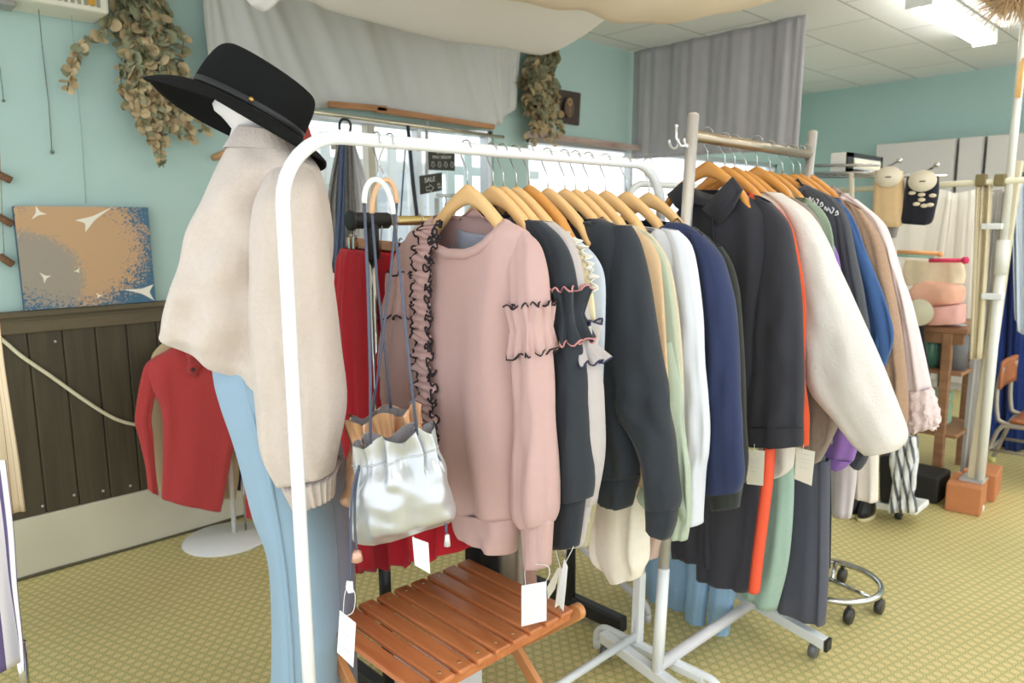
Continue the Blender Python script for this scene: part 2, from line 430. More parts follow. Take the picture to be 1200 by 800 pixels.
# white picket fence outside the first window, rendered wall behind it
f = thing('picket_fence', 'white vertical slatted fence seen outside through the window', 'fence', (2.6, 3.9, 0))
wf = solid('white_fence_paint', (250, 250, 250), .6)
for k in range(14):
    x = 1.75+.155*k
    MB().bb((x, 3.86, .3), (x+.068, 3.885, 1.95)).build('slat', wf, f, smooth=False, bevel=.003)
for z in (.6, 1.75): MB().bb((1.6, 3.885, z), (4.05, 3.92, z+.06)).build('fence_rail', wf, f, smooth=False, bevel=.003)
o = MB().bb((1.2, 4.5, 0), (3.62, 4.6, 1.88)).build('neighbour_wall', solid('neighbour_render', (205, 208, 212), .9, var=.05), smooth=False)
tag(o, 'pale grey outside wall behind the white picket fence', 'wall', kind='structure')
tag(MB().bb((-2, WY+.12, -.12), (9, 12, -.02)).build('ground', solid('outside_ground', (215, 213, 208), .9), smooth=False), 'pale paved ground outside the windows', 'ground', kind='structure')

# ------------------------------------------------------------------ ceiling drapes and curtains
def cloth_grid(pts_top, pts_bot, n, rows, fold, k, nrm, seed=0, sag=0, back=0):
    rnd = random.Random(seed); ph = [rnd.uniform(0, 6) for _ in range(4)]
    T = cr(pts_top, 8); B = cr(pts_bot, 8); out = []
    for j in range(rows):
        v = j/(rows-1); row = []
        for i in range(n):
            u = i/(n-1); a = T[min(len(T)-1, int(u*(len(T)-1)))]; a2 = T[min(len(T)-1, int(u*(len(T)-1))+1)]; g = u*(len(T)-1)-int(u*(len(T)-1))
            b = B[min(len(B)-1, int(u*(len(B)-1)))]; b2 = B[min(len(B)-1, int(u*(len(B)-1))+1)]; h = u*(len(B)-1)-int(u*(len(B)-1))
            p = (a*(1-g)+a2*g)*(1-v) + (b*(1-h)+b2*h)*v
            d = fold*(sin(k*6.28*u+ph[0]+.8*v)+.5*sin(2.3*k*6.28*u+ph[1]-v)+.3*sin(4.7*k*6.28*u+ph[2]+2*v))
            p = p + V(nrm)*d
            row.append(p)
        out.append(row)
    return out
sheer = solid('grey_muslin', (205, 205, 200), .95, bump=.15, bscale=400)
pv = PY(WY-.06)
top = [pv(232, -45), pv(300, -45), pv(450, -30), pv(550, -20), pv(612, 0)]
bot = [pv(250, 140), pv(330, 130), pv(420, 126), pv(500, 139), pv(575, 149), pv(590, 140), pv(604, 126)]
o = MB().grid(cloth_grid(top, bot, 120, 20, .012, 5, (0, -1, 0), 3)).build('valance_curtain', sheer, solid=.003)
tag(o, 'pale grey muslin curtain hung across the top of the first window', 'curtain')
grey_lin = solid('grey_linen', (176, 173, 176), .95, bump=.3, bscale=260, var=.05, vscale=14)
pc = PX(4.55); ye = pc(940, 100).y; yw = WY-.02
top = [V((4.55, yw, CZ-.005)), V((4.55, (yw+ye)/2, CZ-.005)), V((4.55, ye, CZ-.005))]
zb = pc(770, 186).z; bot = [V((4.55, yw, zb+.01)), V((4.55, (yw+ye)/2, zb)), V((4.55, ye+.01, zb-.02))]
o = MB().grid(cloth_grid(top, bot, 140, 20, .010, 4, (1, 0, 0), 8)).build('blackout_curtain', grey_lin, solid=.004)
tag(o, 'dark grey linen curtain hung from the ceiling as a partition past the windows', 'curtain')
# white gauze slung under the ceiling, and the cream cloth nearer the camera
white_g = solid('white_gauze', (244, 238, 234), .95, bump=.1, bscale=300)
def swag(name, low, yfar, ynear, mat, label, x_ext=(.0, .0), nn=90, ripple=.015, seed=0, zt=CZ-.004, zn=None):
    """cloth pinned to the ceiling along two lines with a hanging belly; low = lowest line of the belly"""
    rnd = random.Random(seed); ph = rnd.uniform(0, 6)
    L = cr(low, 10); rows = []
    for i, p in enumerate(L):
        u = i/(len(L)-1); row = []
        for j in range(25):
            v = j/24
            if v < .35:
                w = v/.35; y = yfar(p)+(p.y-yfar(p))*w; z = zt+(p.z-zt)*sin(w*pi/2)
            else:
                w = (v-.35)/.65; y = p.y+(ynear(p)-p.y)*w; zz = zn if zn is not None else zt
                z = p.z+(zz-p.z)*(1-cos(w*pi/2))
            e = sin(pi*v)
            z += ripple*e*sin(u*17+3*v+ph)+.5*ripple*e*sin(u*41+5*v)
            z = min(z, zt)
            row.append((p.x+.05*sin(v*3+u*9)*e, y, z))
        rows.append(row)
    o = MB().grid(rows).build(name, mat, solid=.003)
    return tag(o, label, 'cloth')
p26 = PY(2.75)
low = [p26(268, -12), p26(285, 6), p26(303, 12), p26(325, 2), p26(362, 2), p26(378, 8), p26(400, 14), p26(480, 36), p26(560, 52), p26(618, 63), p26(645, 58), p26(664, 22)]
swag('ceiling_gauze', low, lambda p: p.y+.12, lambda p: p.y-.9, white_g, 'white gauze cloth slung in a long swag under the ceiling', seed=2, ripple=.008)
cream_c = solid('cream_muslin', (247, 228, 205), .95, bump=.1, bscale=300)
p21 = PY(1.75)
low = [p21(350, -30), p21(450, -6), p21(560, -2), p21(640, 6), p21(690, 14), p21(730, 30), p21(770, 24), p21(830, 14), p21(890, 6), p21(945, -2)]
swag('ceiling_muslin', low, lambda p: p.y+.2, lambda p: p.y-1.1, cream_c, 'cream muslin cloth slung under the ceiling nearest the viewer', seed=5, ripple=.01)

# ------------------------------------------------------------------ fluorescent fittings
def emit(name, c, s):
    m, nt, b = new_mat(name); b.inputs['Base Color'].default_value = (1, 1, 1, 1); b.inputs['Emission Color'].default_value = (*c, 1); b.inputs['Emission Strength'].default_value = s
    return m
tube_m = emit('lit_tube', (1, .99, .97), 13)
wm = solid('white_enamel', (235, 235, 232), .4)
def fitting(y, x0, x1, label):
    r = thing('fluorescent_light', label, 'light', ((x0+x1)/2, y, CZ-.1), 'fluorescent lights on the ceiling')
    MB().bb((x0, y-.07, CZ-.045), (x1, y+.07, CZ-.002)).build('housing', wm, r, smooth=False, bevel=.008)
    for s in (-.045, .045): MB().tube([(x0+.03, y+s, CZ-.075), (x1-.03, y+s, CZ-.075)], .016, 12).build('tube_lamp', tube_m, r)
    for x in (x0+.012, x1-.012): MB().bb((x-.012, y-.07, CZ-.1), (x+.012, y+.07, CZ-.04)).build('end_cap', wm, r, smooth=False, bevel=.004)
pe = floor_at(1154, 49, CZ-.075); fitting(pe.y, pe.x-1.3, pe.x+.01, 'lit white fluorescent tube light on the far ceiling')
for y, x in ((-.5, .4), (-.5, 2.6), (-1.5, 1.2), (.3, 3.6), (.3, 5.2)): fitting(y, x, x+1.25, 'fluorescent tube light on the ceiling behind the viewer')  # extra fittings outside the view, added to brighten the room and its far end
# ================================================================== left wall: picture, dried plants, heater, garland, cable
def picture():
    p = PY(WY-.045); q = [p(17, 240), p(175, 244), p(181, 352), p(27, 358)]
    xa = (q[0].x+q[3].x)/2; xb = (q[1].x+q[2].x)/2; za = 1.092; zb = (q[0].z+q[1].z)/2
    r = thing('canvas_picture', 'brown and blue abstract canvas standing on the chair rail', 'picture', ((xa+xb)/2, WY-.03, za))
    m, nt, b = new_mat('painted_canvas'); N = nt.nodes.new; L = nt.links.new
    tc = N('ShaderNodeTexCoord')
    nz = N('ShaderNodeTexNoise'); nz.inputs['Scale'].default_value = 20; nz.inputs['Detail'].default_value = 4; nz.inputs['Distortion'].default_value = 3
    L(tc.outputs['UV'], nz.inputs['Vector'])
    def dist(cx, cy, sx, sy):
        mp = N('ShaderNodeMapping'); mp.vector_type = 'POINT'; mp.inputs['Location'].default_value = (-cx*sx, -cy*sy, 0); mp.inputs['Scale'].default_value = (sx, sy, 1)
        L(tc.outputs['UV'], mp.inputs['Vector']); ln = N('ShaderNodeVectorMath'); ln.operation = 'LENGTH'; L(mp.outputs['Vector'], ln.inputs[0]); return ln.outputs['Value']
    def thr(d, k, t):
        a = N('ShaderNodeMath'); a.operation = 'MULTIPLY_ADD'; a.inputs[1].default_value = k; L(nz.outputs['Fac'], a.inputs[0]); L(d, a.inputs[2])
        g = N('ShaderNodeMath'); g.operation = 'GREATER_THAN'; g.inputs[1].default_value = t; L(a.outputs[0], g.inputs[0]); return g.outputs[0]
    def mix(f, a, b_):
        x = N('ShaderNodeMix'); x.data_type = 'RGBA'; L(f, x.inputs['Factor'])
        for s, v in (('A', a), ('B', b_)):
            if isinstance(v, tuple): x.inputs[s].default_value = (*lin(v), 1)
            else: L(v, x.inputs[s])
        return x.outputs['Result']
    brown, greyb, blue = (196, 160, 122), (160, 150, 136), (70, 108, 134)
    left = thr(dist(.0, .3, 1.15, 1.1), .42, .72)
    base = mix(left, greyb, brown)
    blueband = thr(dist(.36, .6, 1.0, .95), .9, 1.02)
    c = mix(blueband, base, blue)
    L(c, b.inputs['Base Color']); b.inputs['Roughness'].default_value = .9
    mb = MB(); d = .022
    mb.grid([[(xa, WY-.045, za), (xb, WY-.045, za)], [(xa, WY-.045, zb), (xb, WY-.045, zb)]], uv=True)
    o = mb.build('painted_face', m, r, smooth=False)
    MB().bb((xa, WY-.044, za), (xb, WY-.012, zb)).build('stretched_canvas', solid('canvas_edge', (70, 92, 108), .9), r, smooth=False, bevel=.003)
    wm_ = solid('cream_paint', (236, 230, 214), .8)
    pf = PY(WY-.0465)
    for tri in (((42, 241), (55, 251), (37, 257)), ((88, 258), (132, 242), (100, 272)), ((46, 319), (60, 323), (52, 332)), ((86, 318), (94, 313), (93, 320)),
                ((144, 339), (180, 333), (181, 352)), ((113, 343), (121, 346), (114, 350)), ((21, 276), (23, 272), (21, 280))):
        P = [pf(*t) for t in tri]; c_ = sum(P, V())/3; out = []
        for i in range(3):
            a, b2 = P[i], P[(i+1) % 3]
            for k in range(6):
                t = k/6; q_ = a*(1-t)+b2*t; out.append(q_+(c_-q_)*(.42*4*t*(1-t)))
        MB().slab(out, (0, -1, 0), .001).build('white_star_shape', wm_, r, smooth=False)
picture()

leafm = [solid('dried_leaf_green', (146, 146, 116), .85, var=.25, vscale=25), solid('dried_leaf_tan', (188, 168, 130), .85, var=.2, vscale=25)]
stemm = solid('dried_stem', (120, 100, 70), .85)
def leaf(mb, p, d, w, l, rnd):
    t = V(d).normalized(); s = t.cross(V((rnd.uniform(-1, 1), rnd.uniform(-1, 1), rnd.uniform(-.5, .5)))).normalized(); n = t.cross(s)
    pts = [p]
    rows = []
    for j in range(5):
        v = j/4; ww = w*sin(pi*(.12+.8*v))**.7
        c = p+t*l*v+n*(.22*l*v*v)
        rows.append([c-s*ww+n*ww*.35, c, c+s*ww+n*ww*.35])
    mb.grid(rows)
def bunch(name, label, plane, stems, leafsize, seed, dens, off):
    rnd = random.Random(seed)
    top = plane(*stems[0][0]); r = thing(name, label, 'dried plant', top)
    ms = MB(); ml = [MB(), MB()]
    for s in stems:
        P = cr([plane(x, y)+V((0, -rnd.uniform(0, off), 0)) for x, y in s], 10)
        ms.tube(P, .0022, 5)
        Ls = sum((P[i+1]-P[i]).length for i in range(len(P)-1))
        cnt = int(Ls/dens)
        for k in range(cnt):
            t = (k+rnd.random()*.6)/cnt; i = min(len(P)-2, int(t*(len(P)-1))); p = P[i]+(P[i+1]-P[i])*rnd.random()
            for sd in (-1, 1):
                d = (V((sd*rnd.uniform(.3, 1), rnd.uniform(-1, .1), rnd.uniform(-1.1, .1))))
                sz = leafsize*(1.15-.6*t)*rnd.uniform(.7, 1.25)
                leaf(ml[1 if rnd.random() < .2+.6*t else 0], p, d, sz*.52, sz, rnd)
    ms.build('stem', stemm, r)
    ml[0].build('leaves', leafm[0], r, label='grey-green dried leaves'); ml[1].build('leaves', leafm[1], r, label='tan dried leaves')
rnd = random.Random(1)
stems = [[(150, -20), (143, 6), (124, 34), (96, 52), (84, 75), (76, 108)], [(165, -20), (182, 10), (193, 28), (205, 50), (206, 86)]]
for x in (140, 148, 152, 158, 163, 168, 172, 178, 183, 188, 155, 165, 175, 186, 192, 198, 162, 170): stems.append([(160+rnd.uniform(-14, 10), -22), (158+(x-165)*.5, 40), (x, 100+rnd.uniform(-10, 10)), (x+10+rnd.uniform(-8, 22), 150+rnd.uniform(-22, 34))])
stems.append([(162, -20), (172, 80), (182, 150), (183, 193)]); stems.append([(168, -20), (190, 60), (214, 110), (236, 155)])
bunch('dried_eucalyptus', 'dried eucalyptus branches hanging on the teal wall behind the black hat', PY(WY-.05), stems, .05, 4, .020, .09)
stems = []
for k in range(22):
    x = 612+rnd.uniform(-2, 32); stems.append([(630+rnd.uniform(-8, 8), 64), (622+(x-628)*.7+rnd.uniform(-4, 4), 92), (x+4, 125), (x+rnd.uniform(-8, 14), 150+rnd.uniform(-20, 24))])
bunch('dried_eucalyptus', 'smaller dried eucalyptus bunch hanging between the two windows', PY(WY-.05), stems, .058, 9, .026, .12)

# small framed dried flower
p = PY(WY-.02); r = thing('flower_frame', 'small dark square frame with a pressed flower between the windows', 'picture', p(667, 145))
q = [p(654, 104), p(681, 109), p(679, 147), p(653, 143)]
MB().slab(q, (0, -1, 0), .018).build('frame', solid('dark_brown_frame', (70, 58, 50), .6), r, smooth=False, bevel=.003)
pp = PY(WY-.042); c = pp(667, 126)
MB().lathe([(.001, 0), (.06, 0), (.06, .003), (.001, .0035)], c, 28, (V((.8, 0, 0)), V((0, 0, 1.1)), V((0, -1, 0)))).build('oval_mount', solid('mount_brown', (112, 92, 78), .8), r)
m = MB(); m.tube([c+V((0, -.006, -.06)), c+V((.005, -.006, 0)), c+V((0, -.006, .04))], .002, 5)
for k in range(9):
    a = k*.7; m.ball(c+V((.018*cos(a), -.007, .035+.02*sin(a))), .008, 8, (1, .5, 1))
m.build('pressed_flower', solid('pressed_flower', (190, 160, 110), .9), r)

# wall heater at the top left corner
p = PY(WY-.02)
a = p(28, -2); b = p(112, 16)
r = thing('wall_air_conditioner', 'cream wall unit with vent slots at the top left corner', 'air conditioner', (a.x, WY, b.z))
crm = solid('cream_plastic', (222, 218, 200), .5)
xa, xb, zb = p(-60, 0).x, b.x, PY(WY-.2)(112, 14).z
MB().bb((xa, WY-.2, zb), (xb, WY, zb+.32)).build('casing', crm, r, smooth=False, bevel=.012)
m = MB()
for k in range(46): m.bb((xb-.045-.022*k, WY-.203, zb+.018), (xb-.033-.022*k, WY-.198, zb+.075))
m.build('vent_slots', solid('vent_dark', (150, 146, 128), .7), r, smooth=False)
MB().bb((xb-.075, WY-.206, zb+.022), (xb-.05, WY-.199, zb+.045)).build('indicator_label', solid('amber_label', (196, 148, 52), .5), r, smooth=False)
MB().bb((xb-.42, WY-.16, zb-.018), (xb-.3, WY-.06, zb)).build('bracket', solid('bracket_grey', (150, 150, 145), .5), r, smooth=False, bevel=.003)
# pull cords and wall cable
p = PY(WY-.012)
o = MB().tube([PY(WY-.1)(45, 8), p(50, 60), p(57, 120), p(61, 178)], .0018, 6).ball(p(61, 178), .007, 8, (1, 1, 1.4)).build('pull_cord', solid('grey_cord', (110, 120, 118), .8))
tag(o, 'thin grey pull cord hanging below the cream wall unit', 'cord')
o = MB().tube([PY(WY-.1)(83, 10), p(88, 70), p(96, 160), p(101, 238)], .0011, 5).build('hanging_wire', solid('thin_wire', (140, 158, 152), .6))
tag(o, 'thin wire running down the teal wall to the canvas picture', 'wire')
o = MB().tube(cr([p(-10, 50), p(0, 80), p(1, 90), p(3, 106), p(4, 118)], 5), .0016, 5).ball(p(4, 118), .006, 8).build('pull_cord', solid('grey_cord', (110, 120, 118), .8))
tag(o, 'short grey cord hanging at the left edge of the teal wall', 'cord')
p = PY(WY-.03)
o = MB().tube(cr([p(-40, 370), p(0, 396), p(25, 417), p(60, 441), p(95, 466), p(130, 488), p(157, 497), p(190, 500)], 6), .0075, 10).build('power_cable', solid('cream_cable', (224, 216, 186), .5))
tag(o, 'thick cream cable running across the dark wall panelling', 'cable')
# garland of wooden spools on a string
p = PY(WY-.03)
r = thing('spool_garland', 'string of brown wooden spools hanging at the left edge of the wall', 'garland', p(4, 330))
spm = solid('spool_brown', (116, 84, 58), .6, var=.2, vscale=40)
MB().tube([p(-2, 150), p(1, 210), p(3, 260), p(5, 302)], .0015, 5).build('string', solid('twine', (150, 120, 84), .9), r)
for x, y, a in ((4, 207, .5), (6, 258, .6), (7, 305, .7)):
    c = p(x, y); d = V((cos(a), 0, -sin(a)))
    m = MB(); ax = (V((0, 1, 0)), d.cross(V((0, 1, 0))), d)
    m.lathe([(.012, -.028), (.014, -.026), (.014, .026), (.012, .028)], c, 14, ax)
    for k in range(5): m.lathe([(.0142, -.02+.01*k), (.0152, -.018+.01*k), (.0142, -.016+.01*k)], c, 14, ax)
    m.build('spool', spm, r)

# ------------------------------------------------------------------ display bust with the red jumper against the panelling
bc = floor_at(266, 632)
r = thing('display_stand', 'white round-based display stand under the red jumper', 'stand', bc)
wl = solid('white_lacquer', (232, 232, 230), .3)
MB().lathe([(.001, .0), (.185, 0), (.19, .004), (.186, .010), (.05, .016), (.03, .02), (.001, .02)], bc, 48).build('base', wl, r)
zt = .95
pole_b = bc + V((.045, .02, .012))
MB().tube([pole_b, pole_b+V((0, 0, zt))], .011, 12).build('pole', wl, r)
MB().tube([pole_b+V((.05, -.01, .0)), pole_b+V((.05, -.01, .3))], .005, 8).tube([pole_b+V((.12, .02, 0)), pole_b+V((.12, .02, .3))], .006, 8).build('support_rod', solid('chrome', (200, 200, 200), .15, 1), r)
red_knit = knit('red_rib_knit', (184, 68, 68), 60, .5)
dist = bc.dot(FH)
SN = V((-.3, -.95, 0)); pl = Plane(bc+V((0, -.06, 0)), SN)
body = [(208, 402, 250, 408, .03), (196, 410, 268, 420, .05), (174, 424, 284, 446, .06), (172, 446, 288, 470, .05), (188, 478, 280, 500, .045), (191, 520, 270, 545, .045), (190, 560, 264, 575, .045), (189, 583, 259, 598, .045)]
sl = [[(180, 420, 200, 424, .02), (168, 432, 188, 440), (158, 488, 178, 486), (162, 510, 180, 512), (170, 545, 182, 545), (173, 572, 186, 580)],
      [(268, 440, 284, 445, .02), (268, 470, 288, 480), (274, 500, 294, 510), (284, 540, 302, 545), (288, 606, 306, 608)]]
g, gr = hanging('knit_jumper', 'red ribbed knit jumper with buttoned collar on the round-based stand', 'jumper', pl, body, red_knit, 0, sl, th=.06, seed=3, fold=.008, collar=None, sth=.02, swr=.001)
fl = [(215, 398, 240, 402, .025), (216, 410, 238, 424, .03)]
m = MB(); pf = Plane(bc+V((0, -.06, 0))+SN*.075, SN)
m.grid(cr([V(pf(213, 398)), V(pf(224, 400)), V(pf(232, 408)), V(pf(242, 404))], 4) and [cr([pf(206, 400), pf(216, 397), pf(228, 402), pf(240, 404)], 5), cr([pf(205, 408), pf(216, 412), pf(224, 425), pf(250, 412)], 5)])
m.slab([pf(222, 408), pf(238, 420), pf(229, 441), pf(219, 436)], pf.n, .006)
m.build('collar', red_knit, g, solid=.006)
m = MB(); m.ball(pf(226, 433, .004), .009, 10); m.ball(pf(243, 428, .004), .009, 10); m.build('button', solid('dark_button', (60, 40, 40), .5), g)
pl2 = Plane(bc+V((0, .05, 0)), SN)
tan_k = fabric('tan_knit', (190, 168, 132))
b2 = [(190, 402, 250, 400, .02), (178, 416, 282, 430), (176, 440, 284, 460), (175, 490, 284, 510), (180, 540, 280, 560), (186, 575, 276, 585)]
hanging('knit_jumper', 'tan knit jumper showing from behind the red jumper', 'jumper', pl2, b2, tan_k, 0, [[(262, 430, 284, 440, .015), (262, 480, 286, 495, .015), (262, 570, 276, 580, .015)]], th=.02, seed=5, fold=.004, collar=None)
b3 = [(200, 392, 262, 388, .015), (206, 400, 286, 420), (208, 430, 288, 450), (215, 500, 286, 510), (240, 560, 282, 575)]
hanging('knit_jumper', 'dark navy jumper behind the tan and red jumpers', 'jumper', Plane(bc+V((0, .10, 0)), SN), b3, fabric('navy_knit', (38, 44, 66)), 0, [], th=.015, seed=6, fold=.003, collar=None)

# ------------------------------------------------------------------ striped clothes at the left edge of the view
stp = stripes('purple_stripe', (98, 84, 126), (226, 222, 224), 9, 0, .52)
def panel(name, label, cat, pl, L, Rr, mat, seed=0, fold=.012, k=2, n=60, hem=None, th=.003):
    rnd = random.Random(seed); ph = rnd.uniform(0, 6); A = cr([pl(*q) for q in L], 8); B = cr([pl(*q) for q in Rr], 8); rows = []
    for j in range(len(A)):
        t = j/(len(A)-1); row = []
        for i in range(n):
            u = i/(n-1); p = A[j]*(1-u)+B[round(j*(len(B)-1)/(len(A)-1))]*u + pl.n*(fold*(.4+.6*t)*(sin(k*6.28*u+ph+t)+.5*sin(2.2*k*6.28*u-t)))
            row.append(p)
        rows.append(row)
    r = thing(name, label, cat, (A[-1]+B[-1])/2)
    MB().grid(rows, uv=True).build('cloth', mat, r, solid=th)
    return r
panel('striped_skirt', 'purple and white striped skirt at the left edge of the photo', 'skirt', PD(1.5), [(-110, 540), (-120, 640), (-125, 800)], [(4, 540), (14, 620), (20, 690), (28, 745), (33, 782)], stp, 2, .02, 3)
panel('striped_trousers', 'cream pinstriped trousers hanging at the left edge of the wall panelling', 'trousers', PD(1.75), [(-60, 330), (-60, 450), (-60, 610)], [(-4, 340), (4, 420), (14, 490), (21, 540), (28, 600)], stripes('cream_pin', (226, 206, 172), (178, 130, 96), 14, 0, .9), 5, .01, 2)
o = MB().tube([PD(1.62)(24, 752), PD(1.62)(28, 795), PD(1.62)(32, 860)], .012, 10).build('rack_post', solid('chrome', (200, 200, 200), .15, 1))
tag(o, 'chrome rail post under the purple striped skirt', 'post')
# ================================================================== garment rails
whitep = solid('white_tube', (236, 240, 242), .3)
steel = solid('brushed_steel', (232, 232, 234), .3, .7)
chrome = solid('chrome', (200, 200, 200), .15, 1)
blackp = solid('black_plastic', (40, 40, 40), .5)
BY, BZ = 1.29, 1.575       # bar of the white rail
def arc(c, r, a0, a1, ux, uz, n=8): return [V(c)+V(ux)*(r*cos(a0+(a1-a0)*i/n))+V(uz)*(r*sin(a0+(a1-a0)*i/n)) for i in range(n+1)]
X_, Y_, Z_ = V((1, 0, 0)), V((0, 1, 0)), V((0, 0, 1))
def caster(mb, p, r=.024):
    mb.lathe([(.004, -.011), (r, -.011), (r+.001, 0), (r, .011), (.004, .011)], V(p)+V((0, 0, r)), 18, (X_, Z_, Y_))
r = thing('clothes_rail', 'white tubular clothes rail in front carrying the pink ruffled sweatshirt', 'clothes rail', (1.25, BY, 0))
R = .13
path = [V((.658, BY, .06)), V((.657, BY, .8)), V((.658, BY, BZ-R))] + arc((.658+R, BY, BZ-R), R, pi, pi/2, X_, Z_)[1:] + [V((1.2, BY, BZ))] + arc((1.868-R, BY, BZ-R), R, pi/2, 0, X_, Z_) + [V((1.868, BY, 1.4))]
MB().tube(path, .0135, 16).build('top_bar', whitep, r)
MB().tube([V((1.868, BY, 1.42)), V((1.785, BY, .06))], .0145, 14).build('post', whitep, r)
MB().bar((1.788, BY, .02), (1.797, BY, .32), .03, .03).build('post_sleeve', whitep, r, smooth=False, bevel=.003)
MB().tube([V((.658, BY, .11)), V((1.788, BY, .11))], .012, 12).build('lower_bar', whitep, r)
for x, ya, yb in ((.658, 1.06, 1.5), (1.785, .98, 1.452)):
    pts = arc((x, ya+.05, .0), .05, pi, pi/2, Y_, Z_)[0:] + arc((x, yb-.05, .0), .05, pi/2, 0, Y_, Z_)
    MB().tube([q+V((0, 0, .035)) for q in pts][0:], .0125, 12).tube([pts[0], pts[0]+V((0, 0, .035))], .0125, 12).tube([pts[-1], pts[-1]+V((0, 0, .035))], .0125, 12).build('foot', whitep, r)
    m = MB().bar((x, ya+.06, .075), (x, yb-.06, .075), .03, .025); m.build('foot_brace', whitep, r, smooth=False, bevel=.003)
# steel rail behind
MY, MZ = 1.2, 1.655
r2 = thing('clothes_rail', 'silver steel rail on white base with the black collared shirt', 'clothes rail', (2.2, MY, 0))
MB().tube([V((1.70, 1.15, .09)), V((1.736, 1.16, .4))], .0175, 14).build('lower_post', whitep, r2)
MB().tube([V((1.734, 1.16, .38)), V((1.888, MY, 1.712))], .0165, 14).ball((1.888, MY, 1.712), .0165, 12, (1, 1, .5)).build('post', steel, r2)
MB().tube([V((2.30, 1.135, .09)), V((2.67, MY, 1.726))], .0165, 14).ball((2.67, MY, 1.726), .0165, 12, (1, 1, .5)).build('post', steel, r2)
MB().tube([V((1.885, MY, MZ)), V((2.664, MY, MZ-.008))], .0165, 14).build('top_bar', solid('bronze_steel', (172, 158, 138), .3, .8), r2)
m = MB()
for s in (-.02, .03): m.tube(arc((1.868, MY+s+.02, MZ-.01), .024, pi*.1, -pi, V((1, 0, 0)), Z_, 10)[0:], .004, 6)
m.tube([V((1.885, MY, MZ))] + [V((1.86, MY, MZ-.03)), V((1.835, MY+.005, MZ-.032)), V((1.82, MY+.01, MZ-.012)), V((1.822, MY+.012, MZ+.02))], .004, 8).ball((1.822, MY+.012, MZ+.022), .006, 8)
m.build('end_hook', steel, r2)
MB().tube([V((1.70, 1.15, .105)), V((2.30, 1.135, .105))], .018, 14).build('lower_bar', solid('grey_white_tube', (214, 212, 214), .4), r2)
for x, ya, yb, n in ((2.38, .93, 1.44, 1), ):
    f = MB().bar((2.222, .866, .075), (2.385, 1.43, .075), .035, .035).build('foot', whitep, r2, smooth=False, bevel=.003)
    MB().box((2.221, .862, .075), (.036, .01, .036)).build('foot_cap', blackp, f, smooth=False)
    for q in ((2.232, .91, .008), (2.375, 1.39, .008)): mm = MB(); caster(mm, q); mm.build('caster', solid('grey_wheel', (110, 112, 115), .4, .3), f)
f = MB().bar((1.655, .93, .075), (1.755, 1.40, .075), .035, .035).build('foot', whitep, r2, smooth=False, bevel=.003)
for q in ((1.66, .96, .008), (1.75, 1.38, .008)): mm = MB(); caster(mm, q); mm.build('caster', solid('grey_wheel', (110, 112, 115), .4, .3), f)
# third rail, white, behind the first
r3 = thing('clothes_rail', 'second white tubular rail partly hidden behind the row of sweatshirts', 'clothes rail', (2.6, 1.72, 0))
y3 = 1.72
path = [V((2.24, y3, .06)), V((2.26, y3, 1.45))] + arc((2.26+.11, y3, 1.45), .11, pi, pi/2, X_, Z_)[1:] + arc((3.3, y3, 1.45), .11, pi/2, 0, X_, Z_) + [V((3.41, y3, .06))]
MB().tube(path, .0125, 14).build('top_bar', whitep, r3)
for x in (2.24, 3.41):
    pts = arc((x-.2, 1.47, 0), .045, pi, pi/2, Y_, Z_) + arc((x+.0, 1.95, .0), .045, pi/2, 0, Y_, Z_)
    MB().tube([q+V((0, 0, .03)) for q in pts], .0125, 12).tube([pts[0], pts[0]+Z_*.03], .0125, 12).tube([pts[-1], pts[-1]+Z_*.03], .0125, 12).build('foot', solid('grey_white_tube', (214, 212, 214), .4), r3)
MB().tube([V((2.14, y3, .075)), V((3.31, y3, .075))], .012, 12).build('lower_bar', solid('grey_white_tube', (214, 212, 214), .4), r3)
# black and brass rail with T ends, behind the pink sweatshirt
KY = 1.655
r4 = thing('clothes_rail', 'black and brass rail with thick T end behind the handbags', 'clothes rail', (1.45, KY, 0))
brass = solid('brass', (206, 180, 120), .3, .85)
x0, x1, kz = 1.075, 1.90, 1.42
MB().tube([V((x0+.06, KY, kz)), V((x1, KY, kz))], .013, 14).build('top_bar', brass, r4)
for x, s in ((x0, 1), (x1, -1)):
    MB().lathe([(.001, -.052), (.021, -.052), (.026, -.05), (.026, -.042), (.021, -.038), (.021, .065), (.001, .065)], (x, KY, kz), 20, (Y_, Z_, X_*s)).tube([V((x+.015*s, KY, kz)), V((x+.015*s, KY, kz-.1))], .019, 16).build('tee_joint', blackp, r4)
    MB().tube([V((x+.015*s, KY, kz-.09)), V((x+.015*s, KY, .62))], .012, 14).build('post', chrome, r4)
    MB().tube([V((x+.015*s, KY, .64)), V((x+.015*s, KY, .06))], .017, 14).build('lower_post', blackp, r4)
    MB().bb((x-.012+.015*s, 1.42, .02), (x+.03+.015*s, 1.9, .075)).build('foot', blackp, r4, smooth=False, bevel=.008)
